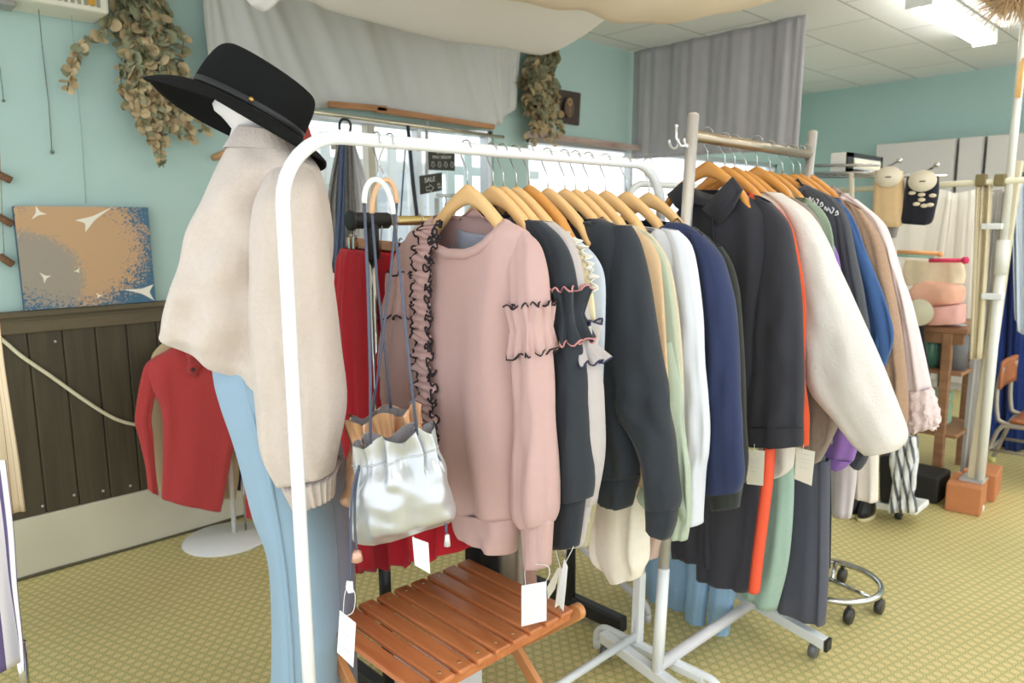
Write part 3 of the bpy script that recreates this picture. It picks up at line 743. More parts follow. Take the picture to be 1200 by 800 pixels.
# ------------------------------------------------------------------ hangers
wood_h = wood('hanger_wood', (232, 184, 124), (240, 198, 140), (3, 3, 3), .4)
wood_o = wood('hanger_wood_dark', (206, 140, 66), (222, 158, 84), (3, 3, 3), .35)
wire_m = solid('chrome', (200, 200, 200), .15, 1)
def hanger_proto(matl, name='clothes_hanger', span=.155, drop=.088, th=.022, head=.045):
    """origin at the top of the wooden head; width along Y, hook above"""
    r = thing(name, 'x', 'hanger')
    m = MB(); rows = []; n = 41
    for i in range(n):
        u = -1+2*i/(n-1); a = abs(u)
        y_ = a*span; top = -.078*(y_/.112)**1.3 if y_ < .112 else -.078-1.35*(y_-.112)
        h = .046 - .010*min(1, y_/.05) - .012*max(0, (y_-.1)/.08)
        h *= 1 if a < .93 else sqrt(max(.02, 1-((a-.93)/.07)**2))
        z = top-h/2; t = .011 + .007*a**2
        xx = -.006*a*a
        row = []
        for k in range(14):
            q = 2*pi*k/14; row.append((xx+t*sgnp(cos(q), .8), -span*u, z+h*.5*sgnp(sin(q), .8)))
        rows.append(row)
    m.grid(rows, True, True, True); m.build('shoulder_bar', matl, r)
    hk = [V((0, 0, -.01)), V((0, 0, .030)), V((0, .006, .042)), V((0, .020, .052)), V((0, .024, .066))]
    c = V((0, .004, .078)); hk2 = [c+V((0, .0195*cos(q), .0195*sin(q))) for q in [(-.3+.28*i) for i in range(13)]]
    hk = [V((0, 0, -.01)), V((0, 0, .028)), V((0, .010, .045)), V((0, .020, .062))] + hk2[1:]
    m2 = MB().tube(hk, .0016, 7); m2.build('hook', wire_m, r)
    return r
hp = hanger_proto(wood_h); hp2 = hanger_proto(wood_o, span=.155)
def put(proto, first, x, y, z, label, group, rz=0):
    o = proto if first else copy_tree(proto)
    o.location = (x, y, z); o.rotation_euler = (0, 0, rz); tag(o, label, 'hanger', group)
    return o
GH = 'wooden hangers on the white rail'
front = [(1.11, 'hanger under the pink ruffled sweatshirt at the front'), (1.189, 'hanger of the black sweatshirt with ruffled sleeve'), (1.222, 'hanger of the lilac grey ruffled sweatshirt'),
         (1.265, 'hanger of the cream lace blouse'), (1.309, 'D'), (1.376, 'hanger of the black high-necked sweatshirt'), (1.44, 'hanger of the camel brown top'),
         (1.483, 'hanger of the sage green shirt'), (1.535, 'hanger of the beige top beside the white shirt'), (1.607, 'hanger of the long white shirt'), (1.699, 'hanger of the navy blue sweatshirt'), (1.805, 'hanger of the dark olive top at the far end of the white rail')]
ONE = [True, True]
for x, l in front:
    if l == 'D': put(hp2, ONE[1], x, BY, 1.502, 'darker orange wooden hanger of the pale blue shirt', GH); ONE[1] = False
    else: put(hp, ONE[0], x, BY, 1.497, 'pale wooden '+l, GH); ONE[0] = False
GM = 'wooden hangers on the steel rail'
back = [(1.971, 1.588, 'hanger of the black collared shirt'), (2.07, 1.580, 'hanger of the orange coat'), (2.13, 1.580, 'hanger of the ivory fleece coat'), (2.20, 1.572, 'hanger of the taupe knit'),
        (2.271, 1.588, 'hanger of the sage green sweatshirt on the steel rail'), (2.36, 1.578, 'hanger of the purple top'), (2.45, 1.574, 'hanger of the charcoal lettered sweatshirt'), (2.53, 1.576, 'hanger of the blue top'), (2.585, 1.578, 'hanger of the brown boucle cardigan'), (2.634, 1.586, 'hanger of the pale pink top with fluffy cuffs')]
for x, z, l in back: put(hp2, False, x, MY, z, 'orange wooden '+l, GM)
# hooks of the small arched hangers that hold the drawstring bags
def arch_hanger(name, label, x, c1, c2, topz, mat):
    """thin inverted-U hanger hung from the bar"""
    r = thing(name, label, 'hanger', (x, BY, topz))
    a, b = V(c1), V(c2); mid = (a+b)/2; up = V((0, 0, topz-mid.z)); side = (b-a)/2
    pts = [mid - side*cos(t) + up*sin(t) for t in [pi*i/16 for i in range(17)]]
    MB().tube(pts, .0055, 10).build('arch', mat, r)
    t = mid+up; d = V((x, BY, BZ)) - t
    pts = [t, t+V((0, 0, .012)), t+V((0, 0, .012))+V((d.x*.6, .012, (d.z-.02)*.5)), V((x, BY+.016, BZ-.004)), V((x, BY+.013, BZ+.012)), V((x, BY, BZ+.0165)), V((x, BY-.013, BZ+.012)), V((x, BY-.017, BZ-.006))]
    MB().tube(cr(pts, 5), .0016, 7).build('hook', wire_m, r)
    return r
pb = PY(BY-.02); pb2 = PY(BY+.03)
whh = solid('white_hanger', (238, 238, 236), .4); tnh = solid('tan_hanger', (222, 180, 140), .5)
arch_hanger('bag_hanger', 'white arched hanger holding the silver drawstring bag', .868, pb(427, 238), pb(461, 251), pb(446, 211).z, whh)
arch_hanger('bag_hanger', 'tan arched hanger holding the rose gold drawstring bag', .90, pb2(436, 250), pb2(465, 238), pb2(450, 211).z, tnh)
# spare wire hangers at the far end of the white rail
for x, z in ((1.745, 0), (1.845, 0)):
    pass
# ================================================================== clothes on the white rail, front to back
pink = fabric('pink_jersey', (198, 164, 159), .12, 700, .03)
pinkr = pink
blackf = fabric('black_fleece', (52, 56, 62), .15, 700, .06)
thread = solid('black_thread', (46, 40, 44), .9)
# -- pink sweatshirt
P1 = PX(1.112)
body = [(509, 252, 592, 257, .014), (497, 261, 606, 264, .03), (483, 274, 618, 275, .04), (476, 296, 622, 298, .045), (478, 330, 618, 330, .045), (480, 370, 611, 370), (483, 430, 607, 430), (490, 500, 606, 505), (504, 555, 606, 565), (518, 590, 606, 606)]
hem = [(520, 590, 605, 606), (530, 600, 604, 622), (536, 610, 602, 638), (544, 620, 600, 648)]
sR = [(602, 268, 614, 270, .008), (600, 285, 630, 285, .02), (603, 320, 637, 318, .034), (606, 370, 640, 366, .036), (607, 430, 642, 425), (607, 500, 645, 498), (606, 560, 648, 556, .04), (607, 600, 648, 596, .04), (613, 618, 645, 612, .03)]
sL = [(486, 272, 500, 272, .018), (470, 292, 500, 292, .025), (462, 320, 498, 320, .03), (455, 370, 494, 370), (448, 430, 490, 430), (440, 490, 488, 490), (436, 540, 476, 540), (440, 575, 470, 575, .025)]
g, gr = hanging('ruffled_sweatshirt', 'dusty pink sweatshirt with black-edged ruffles, frontmost on the white rail', 'sweatshirt', P1, body, pink, 0, [sR, sL], th=.05, seed=11, fold=.012, k=2.5,
    drop=.075, cuffs=[[(615, 612, 645, 608), (617, 640, 643, 638), (618, 663, 641, 664)], [(441, 572, 469, 572), (443, 600, 466, 600)]], hem=hem, swr=.003)
for (o, rs), (a, b, sd) in zip(gr['sleeves'], ((14, 20, 3), (10, 16, 6))): ruffle_band(rs[a:b], .05, pink, thread, o, out=.003, kk=11, seed=sd, amp=.007)
# ruffle strip down the front
pf = Plane(P1.p0, P1.n)
ctr = cr([pf(507, 262, .05), pf(499, 285, .062), pf(495, 320, .066), pf(495, 360, .066), pf(496, 400, .066), pf(498, 440, .066), pf(501, 480, .066), pf(505, 520, .066)], 22)
rows = []; n = len(ctr)
for j, c in enumerate(ctr):
    row = []
    for i in range(13):
        v = -1+i/6; w = .031+.004*sin(j*.55)+.003*sin(j*1.31)
        d = .004+.007*abs(v)*sin(j*.62+1.5*v)+.004*sin(j*1.3-2*v)+.006*(1-abs(v))
        row.append(c - Y_*(v*w) + P1.n*d + Z_*(.006*v*sin(j*.35)))
    rows.append(row)
rf = MB().grid(rows).build('front_ruffle', pink, g, solid=.002)
m = MB()
for e, amp, fr in ((0, .0035, 1.9), (12, .0065, 2.3)):
    pts = []; rr = random.Random(e)
    for j in range(n-1):
        for q in range(3):
            t = q/3; p = rows[j][e]*(1-t)+rows[j+1][e]*t; w = j+t
            pts.append(p + Y_*(amp*sin(w*fr)*(.6+.4*sin(w*.7))) + Z_*(amp*.9*cos(w*fr*1.13)) + P1.n*(.002+.3*amp*sin(w*1.7)))
    m.tube(pts, .0024, 5)
m.build('ruffle_trim', thread, rf, label='black looped thread along the ruffle edges')

def sweat(name, label, cat, X, body, sleeve, mat, seed, th=.03, cuff=None, hem=None, collar='rib', cuffmat=None, fold=.01, left=True, sth=.03, drop=.04, k=2.5, swr=.003, extra=(), sdx=0):
    """garment in the row: its far sleeve mirrors the traced one behind it"""
    P = PX(X); sl = [sleeve] if sleeve else []
    for e in extra: sl.append(e)
    return hanging(name, label, cat, P, body, mat, 0, sl, th=th, seed=seed, fold=fold, k=k, drop=drop, cuffs=[cuff], hem=hem, collar=collar, cuffmat=cuffmat, sth=sth, swr=swr, sdx=sdx)
# -- black sweatshirt with ruffled sleeve
b2 = [(545, 250, 602, 252, .015), (535, 262, 630, 262, .025), (528, 280, 648, 285, .03), (525, 320, 655, 330), (525, 420, 655, 420), (530, 520, 650, 520), (540, 590, 650, 590)]
s2 = [(615, 258, 632, 258, .015), (625, 275, 652, 275, .025), (637, 300, 666, 300, .03), (644, 340, 673, 338, .035), (645, 390, 677, 390, .036), (646, 440, 684, 440, .038), (646, 500, 687, 500, .04), (647, 560, 691, 562, .042), (648, 588, 689, 584, .036)]
c2 = [(649, 586, 684, 582, .024), (649, 612, 680, 610, .022), (650, 642, 676, 640, .02)]
g, gr = sweat('ruffled_sweatshirt', 'black sweatshirt with pink-edged black ruffle on its sleeve', 'sweatshirt', 1.192, b2, s2, blackf, 21, cuff=c2)
ruffle_band(gr['sleeves'][0][1][15:22], .05, blackf, solid('pink_thread', (200, 140, 140), .9), gr['sleeves'][0][0], out=.013, kk=10, seed=5, amp=.010)
# -- lilac grey with ruffle
lil = fabric('lilac_grey', (188, 180, 178), .1)
b3 = [(560, 252, 628, 256, .012), (552, 264, 645, 266, .02), (545, 290, 662, 290, .025), (545, 400, 672, 400), (550, 520, 672, 520), (556, 580, 668, 590)]
s3 = [(630, 258, 648, 260, .012), (645, 275, 666, 278, .02), (658, 305, 676, 306, .025), (664, 345, 682, 345, .03), (672, 400, 690, 400, .03), (680, 440, 699, 440, .03), (684, 490, 703, 490, .03), (684, 540, 703, 538, .03), (674, 590, 694, 592, .025)]
c3 = [(674, 588, 692, 590, .018), (668, 615, 687, 615), (664, 640, 682, 640)]
g, gr = sweat('ruffled_sweatshirt', 'lilac grey sweatshirt with navy-edged ruffle, behind the black ruffled one', 'sweatshirt', 1.228, b3, s3, lil, 31, th=.02, cuff=c3, sth=.022)
ruffle_band(gr['sleeves'][0][1][18:24], .05, lil, solid('navy_thread', (60, 60, 90), .9), gr['sleeves'][0][0], out=.012, kk=9, seed=2, amp=.009)
# -- cream lace blouse
creamf = fabric('cream_cotton', (240, 226, 184), .1)
b4 = [(575, 256, 640, 262, .012), (565, 270, 664, 276, .018), (560, 300, 684, 305, .022), (560, 360, 694, 360), (562, 420, 695, 420), (570, 520, 694, 520), (580, 600, 690, 612)]
g, gr = sweat('lace_blouse', 'cream blouse with frilled lace shoulder edge on the white rail', 'blouse', 1.268, b4, None, creamf, 41, th=.02, drop=.03)
P4 = PX(1.268); e = cr([P4(658, 274), P4(674, 288), P4(684, 305), P4(690, 325), P4(692, 345)], 12)
rows = [[p + V((.012*v*sin(j*.9), 0, 0)) - Y_*(.016*v+.006*v*sin(j*1.4)) + Z_*(.006*v) + P4.n*.006*sin(j*1.1) for v in (0, .35, .7, 1)] for j, p in enumerate(e)]
MB().grid(rows).build('lace_frill', solid('white_lace', (246, 242, 230), .9), g, solid=.0015)
# -- pale blue grey shirt
b5 = [(600, 262, 662, 270, .012), (590, 275, 682, 284, .02), (585, 300, 700, 306, .025), (585, 340, 707, 335), (585, 400, 706, 400), (590, 500, 702, 500), (596, 570, 700, 585)]
pb_ = fabric('pale_blue_cotton', (196, 204, 216), .1)
sweat('shirt', 'pale blue grey shirt on the orange hanger', 'shirt', 1.31, b5, None, pb_, 51, th=.028)
kh = fabric('khaki_cotton', (190, 182, 150), .1)
legs('trousers', 'khaki beige trousers hanging low between the black sleeves', 'trousers', PX(1.335), [[(660, 400, 702, 400, .015), (664, 500, 702, 500), (668, 560, 702, 570), (664, 620, 692, 622), (662, 640, 688, 640)]], kh, seed=8)
# -- black high-necked sweatshirt
b6 = [(690, 258, 704, 256, .03), (676, 266, 722, 264, .035), (660, 285, 742, 278, .04), (655, 310, 748, 305), (660, 400, 745, 400), (680, 460, 742, 470), (690, 520, 745, 530), (696, 566, 746, 572)]
b6 = [(640, 258, 703, 256, .02), (632, 266, 725, 265, .03), (628, 285, 742, 282, .04), (630, 330, 740, 330), (640, 400, 735, 400), (670, 470, 738, 480), (690, 530, 746, 530), (694, 560, 746, 558)]
h6 = [(695, 558, 746, 556, .035), (700, 575, 742, 572), (712, 588, 736, 594)]
s6 = [(722, 264, 738, 264, .02), (722, 285, 748, 285, .03), (716, 330, 757, 325, .04), (712, 380, 766, 375, .045), (711, 437, 776, 430, .05), (716, 475, 783, 468, .048), (738, 500, 787, 512, .045), (754, 540, 791, 552, .042), (758, 580, 795, 582, .04), (759, 594, 793, 596, .035)]
c6 = [(759, 590, 792, 594, .028), (760, 606, 790, 612), (761, 617, 783, 631)]
g, gr = sweat('sweatshirt', 'large black high-necked sweatshirt with wide dropped sleeve', 'sweatshirt', 1.40, b6, s6, blackf, 61, th=.045, cuff=c6, hem=h6, sth=.042, drop=.01, swr=.006)
P6 = PX(1.40)
rr = [[V(p) for p in row] for row in rings_of(P6, [(640, 258, 703, 256, .022), (645, 244, 703, 255, .016)], .02, sub=3, fold=0)]
# -- camel top
cam_ = fabric('camel_knit', (206, 174, 138), .1)
b7 = [(670, 262, 738, 264, .012), (660, 276, 756, 276, .02), (655, 300, 770, 298, .025), (655, 330, 774, 330), (660, 400, 778, 400), (670, 500, 782, 500), (680, 560, 784, 570)]
sweat('knit_pullover', 'camel brown top between the black and the sage green garments', 'top', 1.452, b7, None, cam_, 71, th=.022)
# -- sage shirt
sage = fabric('sage_cotton', (176, 188, 168), .1)
b8 = [(680, 266, 745, 268, .012), (672, 280, 762, 280, .018), (668, 305, 778, 306, .02), (668, 360, 788, 365), (676, 450, 797, 450), (690, 530, 803, 530), (740, 580, 809, 590), (770, 604, 808, 610)]
s8 = [(772, 400, 788, 400, .012), (778, 450, 797, 450, .018), (780, 500, 800, 500), (782, 560, 809, 560), (784, 600, 809, 604), (785, 628, 804, 633)]
sweat('shirt', 'long sage green shirt on the white rail beside the white shirt', 'shirt', 1.495, b8, s8, sage, 81, th=.02, sth=.02, swr=.002)
# -- beige
bei = fabric('beige_cotton', (206, 196, 172), .1)
b9 = [(690, 262, 742, 264, .012), (684, 276, 764, 276, .018), (680, 300, 782, 300, .022), (680, 340, 792, 340), (690, 400, 799, 400), (700, 480, 803, 480), (710, 560, 800, 560)]
sweat('knit_pullover', 'beige top just in front of the white shirt', 'top', 1.543, b9, None, bei, 91, th=.02)
# -- white shirt
whf = fabric('white_cotton', (218, 221, 230), .1, var=.02)
b10 = [(715, 262, 770, 268, .012), (706, 276, 790, 272, .022), (700, 300, 806, 290, .03), (700, 330, 812, 320), (705, 400, 812, 400), (715, 500, 812, 500), (730, 560, 814, 560), (790, 605, 815, 600)]
s10 = [(776, 267, 794, 270, .016), (784, 290, 809, 288, .026), (790, 330, 817, 328, .03), (796, 380, 822, 375), (797, 430, 825, 430), (800, 480, 829, 480), (802, 530, 830, 526), (806, 560, 824, 548), (808, 590, 822, 580), (809, 614, 821, 614)]
sweat('shirt', 'long white shirt beside the navy sweatshirt', 'shirt', 1.62, b10, s10, whf, 101, th=.03, sth=.028)
# -- navy
nav = fabric('navy_jersey', (52, 60, 92), .12)
b11 = [(735, 258, 784, 260, .015), (725, 272, 806, 264, .026), (720, 300, 828, 288, .032), (720, 350, 835, 350), (725, 450, 838, 450), (735, 540, 838, 540)]
s11 = [(806, 270, 824, 276, .02), (815, 300, 843, 298, .032), (822, 330, 853, 328, .038), (825, 370, 860, 362, .04), (826, 430, 865, 430), (822, 480, 868, 480), (820, 530, 871, 528), (822, 558, 872, 558), (826, 578, 866, 576, .035)]
sweat('sweatshirt', 'navy blue sweatshirt at the far end of the white rail', 'sweatshirt', 1.708, b11, s11, nav, 111, th=.034, sth=.036)
# -- dark olive behind navy
olv = fabric('dark_olive', (50, 52, 48), .12)
b12 = [(770, 262, 812, 266, .012), (765, 276, 836, 284, .02), (762, 310, 850, 318, .024), (765, 400, 856, 400), (775, 540, 860, 540)]
s12 = [(830, 284, 846, 290, .014), (840, 310, 858, 312, .02), (846, 350, 866, 350), (848, 420, 871, 420), (846, 480, 874, 480), (840, 540, 876, 535), (834, 566, 872, 566)]
sweat('sweatshirt', 'dark olive sweatshirt hidden behind the navy one', 'sweatshirt', 1.775, b12, s12, olv, 121, th=.022, cuff=[(832, 566, 870, 566, .026), (832, 580, 868, 580), (834, 598, 866, 594)], sth=.024, swr=.001, cuffmat=fabric('dark_olive_rib', (66, 70, 68)))
# -- trousers and skirts that hang lower between them
cr_w = fabric('cream_linen', (240, 232, 218), .15)
pz = PX(1.45)
legs('drawstring_trousers', 'cream trousers hanging under the big black sweatshirt', 'trousers', PX(1.50), [[(712, 430, 752, 430, .03), (706, 520, 756, 520, .035), (700, 580, 758, 590, .04), (695, 640, 759, 640, .04), (703, 662, 757, 660, .036), (718, 682, 750, 676, .03)]], cr_w, seed=13, fold=.012, k=2.5)
legs('trousers', 'pale pink trousers beside the white rail post', 'trousers', PX(1.74), [[(752, 520, 790, 520, .02), (754, 600, 788, 600), (757, 640, 778, 640), (757, 656, 774, 652)]], fabric('shell_pink', (226, 200, 190)), seed=14)
den = fabric('light_denim', (156, 192, 224), .3, 900, .12, 120)
legs('jeans', 'light blue jeans with two turned-up legs hanging lowest, nearer pair', 'jeans', PX(2.16), [[(806, 560, 840, 560, .025), (807, 650, 832, 660, .025), (805, 700, 828, 704, .025), (803, 744, 823, 749, .025)], [(836, 560, 868, 560, .028), (834, 660, 864, 664, .028), (831, 710, 858, 716, .028), (828, 755, 849, 762, .028)]], den, seed=15, fold=.004)
legs('jeans', 'light blue jeans further left behind the white posts', 'jeans', PX(2.20), [[(752, 560, 814, 560, .03), (756, 640, 813, 640, .035), (757, 690, 808, 696, .035), (757, 714, 802, 722, .03)]], den, seed=16, fold=.008)
# -- trousers behind the pink sweatshirt, on the black rail
PB = PX(1.42)
legs('trousers', 'black trousers on the black rail behind the pink hem', 'trousers', PX(1.42), [[(536, 290, 580, 290, .025), (540, 450, 586, 450), (545, 560, 588, 560), (546, 650, 584, 650), (550, 690, 586, 690)]], fabric('black_wool', (32, 32, 34)), seed=17)
legs('trousers', 'taupe trousers with brown side on the black rail above the stool', 'trousers', PX(1.47), [[(566, 300, 606, 300, .03), (568, 500, 610, 500, .03), (575, 600, 612, 600), (577, 650, 614, 690), (584, 672, 616, 712)]], fabric('taupe_wool', (168, 158, 142)), seed=18)
legs('trousers', 'dusty rose trousers just behind the pink cuff', 'trousers', PX(1.52), [[(604, 400, 624, 400, .02), (608, 560, 628, 560), (608, 640, 624, 640), (616, 700, 628, 700)]], fabric('dusty_rose', (186, 146, 136)), seed=19)
# red gathered skirt with scalloped hem on the black rail
redf = fabric('red_crepe', (176, 34, 44), .1, 300, .08, 30)
pk = PX(1.15)
sk = [(404, 290, 468, 296, .03), (400, 310, 474, 316, .045), (398, 400, 486, 400, .06), (400, 500, 505, 505, .075), (408, 590, 530, 592, .09), (416, 664, 548, 642, .10)]
g = thing('gathered_skirt', 'long red gathered skirt clipped to a hanger on the black rail', 'skirt', pk(480, 650))
rk = rings_of(pk, sk, .06, n=90, sub=7, fold=.016, k=7, seed=23, hemwave=.012)
shell(rk).build('skirt_panel', redf, g)
wbr = rib(rk[:4], .003, .003, 36); MB().grid(wbr, True).build('gathered_waistband', redf, g)
# clip hanger for it
h = thing('clip_hanger', 'brown wooden clip hanger holding the red skirt', 'hanger', pk(436, 287))
c = pk(436, 287); MB().bar(pk(408, 283), pk(472, 290), .016, .026).build('bar', wood('clip_wood', (176, 120, 78), (196, 140, 96), (3, 3, 3), .5), h, smooth=False, bevel=.004)
for x, y in ((411, 285), (416, 284), (470, 290)):
    q = pk(x, y, .012); m = MB().bb(q+V((-.006, -.005, -.025)), q+V((.006, .005, .012))); m.tube(arc(q+V((0, 0, .016)), .008, 0, 2*pi, Y_, Z_, 10), .002, 5); m.build('clip', chrome, h, smooth='auto')
q = pk(440, 286); MB().tube(cr([q, q+Z_*.04, q+V((0, .015, .07)), V((q.x, KY+.017, kz)), V((q.x, KY, kz+.017)), V((q.x, KY-.017, kz))], 5), .0016, 6).build('hook', wire_m, h)
# wire hooks visible on the brass bar
for i, px in enumerate((444, 462, 492)):
    x = PY(KY)(px, 258).x; m = MB().tube(arc((x, KY, kz), .0165, -.6, pi+.3, Y_, Z_, 12) + [V((x, KY-.006, kz-.05)), V((x, KY, kz-.10))], .0018, 6)
    o = m.build('wire_hanger_hook', wire_m); tag(o, ['silver hanger hook on the brass bar nearest its black end', 'middle silver hanger hook on the brass bar', 'silver hanger hook on the brass bar beside the pink collar'][i], 'hook', 'hanger hooks on the brass bar')
# grey collared shirt seen through the first hanger
b = [(538, 262, 590, 268, .01), (530, 275, 600, 280, .015), (528, 330, 604, 330), (535, 420, 604, 420)]
hanging('collared_shirt', 'grey blue shirt glimpsed inside the pink neckline', 'shirt', PX(1.155), b, fabric('grey_blue_cotton', (168, 172, 186)), 0, [], th=.012, seed=77, collar=None)
# ================================================================== clothes on the steel rail
blk2 = fabric('charcoal_black', (58, 58, 64), .12)
b = [(806, 222, 858, 222, .02), (800, 236, 884, 234, .035), (795, 262, 908, 256, .042), (800, 320, 905, 320), (810, 400, 892, 400), (825, 480, 884, 480), (835, 522, 882, 522)]
s = [(884, 228, 904, 238, .02), (894, 260, 924, 262, .03), (896, 300, 932, 298, .036), (890, 345, 938, 345, .04), (886, 390, 940, 390), (882, 440, 942, 440), (878, 480, 941, 480), (878, 500, 941, 500), (880, 522, 941, 522, .04)]
g, gr = sweat('shirt_coat', 'black collared overshirt frontmost on the steel rail', 'shirt', 1.985, b, s, blk2, 131, th=.045, collar=None, sth=.04, drop=.04)
P = PX(1.94)
def flap(pts, off=0, th=.006):
    return [P(x, y, off) for x, y in pts]
m = MB().slab(flap([(858, 208), (869, 222), (858, 243), (843, 263), (823, 245), (838, 228)], .01), P.n, .006)
m.slab(flap([(799, 214), (806, 222), (812, 236), (806, 252), (792, 242), (782, 228)], .01), P.n, .006)
m.grid([cr([P(857, 209, .01), P(848, 228, -.03), P(826, 226, -.06), P(800, 214, .01)], 6), cr([P(868, 224, .01), P(850, 244, .01), P(820, 240, .0), P(797, 232, .01)], 6)])
m.build('collar', blk2, g, solid=.004)
MB().tube([P(835, 255, .012), P(838, 330, .012), P(842, 430, .012), P(845, 520, .012)], .003, 5).build('button_placket', solid('black_seam', (44, 44, 48), .9), g)
MB().tube([PX(1.944)(880, 501), PX(1.944)(941, 501)], .002, 5).build('cuff_seam', solid('black_seam', (44, 44, 48), .9), gr['sleeves'][0][0])
org = fabric('orange_wool', (226, 92, 58), .1)
b = [(840, 226, 880, 226, .012), (835, 240, 905, 238, .018), (832, 262, 926, 262, .02), (832, 300, 936, 300), (840, 360, 944, 360), (850, 440, 942, 440), (880, 500, 948, 495), (920, 522, 947, 522)]
sweat('coat', 'orange coat showing as a thin edge behind the black overshirt', 'coat', 2.045, b, None, org, 141, th=.02)
ivo = fabric('ivory_fleece', (224, 218, 212), .5, 160, .04, 30)
b = [(868, 222, 894, 226, .025), (862, 240, 920, 236, .035), (862, 270, 945, 262, .04), (870, 340, 950, 340), (880, 430, 945, 430), (890, 520, 932, 520), (902, 550, 928, 548), (906, 558, 918, 557)]
s = [(895, 224, 915, 226, .025), (915, 240, 948, 250, .04), (930, 270, 968, 282, .05), (934, 310, 981, 312, .055), (940, 360, 1001, 356, .06), (942, 410, 1024, 406, .062), (950, 455, 1043, 452, .062), (978, 490, 1058, 492, .06), (1000, 518, 1062, 514, .055), (1014, 532, 1054, 526, .045)]
sweat('fleece_coat', 'ivory white fleece coat with a wide sleeve on the steel rail', 'coat', 2.12, b, s, ivo, 151, th=.04, sth=.04, swr=.003, k=2)
tau = fabric('taupe_boucle', (146, 132, 122), .6, 120, .1, 60)
b = [(880, 228, 930, 232, .012), (875, 244, 950, 246, .02), (872, 280, 966, 284, .025), (880, 380, 968, 380), (900, 450, 980, 450), (930, 500, 980, 500), (948, 542, 960, 540)]
s = [(940, 420, 970, 420, .02), (945, 455, 984, 455), (946, 490, 984, 490), (950, 520, 972, 520), (953, 543, 960, 541)]
sweat('knit_jumper', 'taupe knit jumper hanging under the ivory fleece sleeve', 'jumper', 2.205, b, s, tau, 161, th=.022, sth=.025, swr=.001)
grn = fabric('grey_green', (142, 158, 138), .15)
b = [(900, 228, 945, 232, .012), (895, 244, 966, 250, .018), (893, 290, 978, 290, .02), (900, 400, 980, 400), (915, 520, 975, 520)]
sweat('sweatshirt', 'grey green sweatshirt on the steel rail behind the ivory fleece', 'sweatshirt', 2.27, b, None, grn, 171, th=.018)
pur = fabric('purple_jersey', (148, 112, 184), .12)
pur2 = fabric('plum_jersey', (120, 96, 122), .12)
b = [(905, 236, 950, 240, .012), (900, 256, 968, 272, .018), (900, 300, 984, 310, .02), (910, 400, 990, 400), (925, 500, 985, 500)]
s = [(930, 330, 992, 335, .02), (950, 420, 1000, 420, .024), (972, 480, 1006, 490, .026), (970, 505, 1007, 515, .026), (962, 532, 1000, 540, .022)]
c = [(961, 532, 998, 541, .016), (962, 540, 990, 548), (963, 541, 982, 552)]
sweat('sweatshirt', 'plum sweatshirt with bright purple sleeve end under the fleece', 'sweatshirt', 2.33, b, s, pur, 181, th=.018, cuff=c, sth=.024)
cha = fabric('charcoal_jersey', (76, 78, 84), .12)
b = [(918, 216, 944, 216, .02), (912, 230, 976, 232, .028), (910, 252, 992, 254, .032), (912, 300, 1002, 300), (920, 400, 1012, 400), (935, 500, 1008, 500)]
s = [(966, 226, 978, 234, .018), (978, 254, 993, 256, .024), (984, 290, 1003, 300, .028), (990, 340, 1013, 350, .03), (990, 400, 1020, 400, .03), (992, 460, 1024, 470, .03), (994, 510, 1022, 520, .028), (998, 536, 1018, 534, .024)]
c = [(996, 534, 1018, 532, .018), (994, 540, 1014, 542), (1000, 546, 1008, 550)]
g, gr = sweat('sweatshirt', 'charcoal sweatshirt with white lettering on its shoulder', 'sweatshirt', 2.42, b, s, cha, 191, th=.03, cuff=c, sth=.028, drop=.02)
P = PX(2.375); m = MB(); rr = random.Random(6)
for i, (x, y) in enumerate(((950, 233), (956, 237), (962, 240), (968, 244), (974, 247), (980, 250))):
    pts = [P(x+dx, y+dy) for dx, dy in [((-2, 2), (-1, -2), (1, 3), (3, -1)), ((-2, -2), (0, 3), (3, -2), (1, -4)), ((-2, 2), (2, 1), (1, -3), (-1, 0))][i % 3]]
    m.tube(cr(pts, 4), .002, 5)
m.build('white_lettering', solid('white_print', (230, 230, 232), .8), g)
blu = fabric('blue_jersey', (66, 96, 146), .12)
b = [(935, 228, 980, 232, .012), (930, 250, 1000, 256, .018), (930, 300, 1019, 305, .02), (940, 400, 1046, 394), (955, 440, 1030, 440)]
s = [(985, 240, 996, 252, .012), (995, 280, 1012, 288, .02), (1003, 320, 1026, 322), (1010, 360, 1041, 362), (1012, 390, 1048, 394), (1014, 420, 1040, 422), (1016, 450, 1032, 448), (1018, 520, 1030, 520)]
sweat('sweatshirt', 'bright blue sweatshirt between the charcoal and brown garments', 'sweatshirt', 2.51, b, s, blu, 201, th=.018, sth=.02)
brn = fabric('brown_boucle', (172, 142, 118), .8, 110, .12, 70)
b = [(945, 228, 985, 232, .015), (940, 246, 1012, 256, .024), (938, 300, 1034, 306, .028), (945, 400, 1050, 400), (958, 480, 1056, 480), (975, 500, 1055, 500)]
s = [(990, 234, 1010, 246, .016), (1005, 270, 1032, 280, .024), (1018, 320, 1045, 330, .03), (1030, 380, 1056, 386, .03), (1034, 440, 1062, 444, .03), (1034, 480, 1064, 480, .03), (1036, 503, 1062, 503, .026)]
sweat('cardigan', 'brown boucle cardigan beside the pale pink top on the steel rail', 'cardigan', 2.57, b, s, brn, 211, th=.024, sth=.028)
ppk = fabric('pale_pink_knit', (230, 214, 214), .15)
b = [(960, 222, 988, 226, .015), (955, 236, 1015, 244, .022), (952, 280, 1036, 276, .026), (955, 400, 1045, 400), (970, 490, 1050, 490)]
s = [(988, 226, 1004, 234, .016), (1015, 250, 1034, 260, .024), (1030, 280, 1046, 286, .028), (1042, 310, 1055, 318, .03), (1052, 350, 1068, 356, .032), (1058, 400, 1080, 404, .034), (1062, 460, 1091, 455, .034)]
flf = solid('fluffy_pink', (226, 206, 204), .95, bump=1, bscale=90)
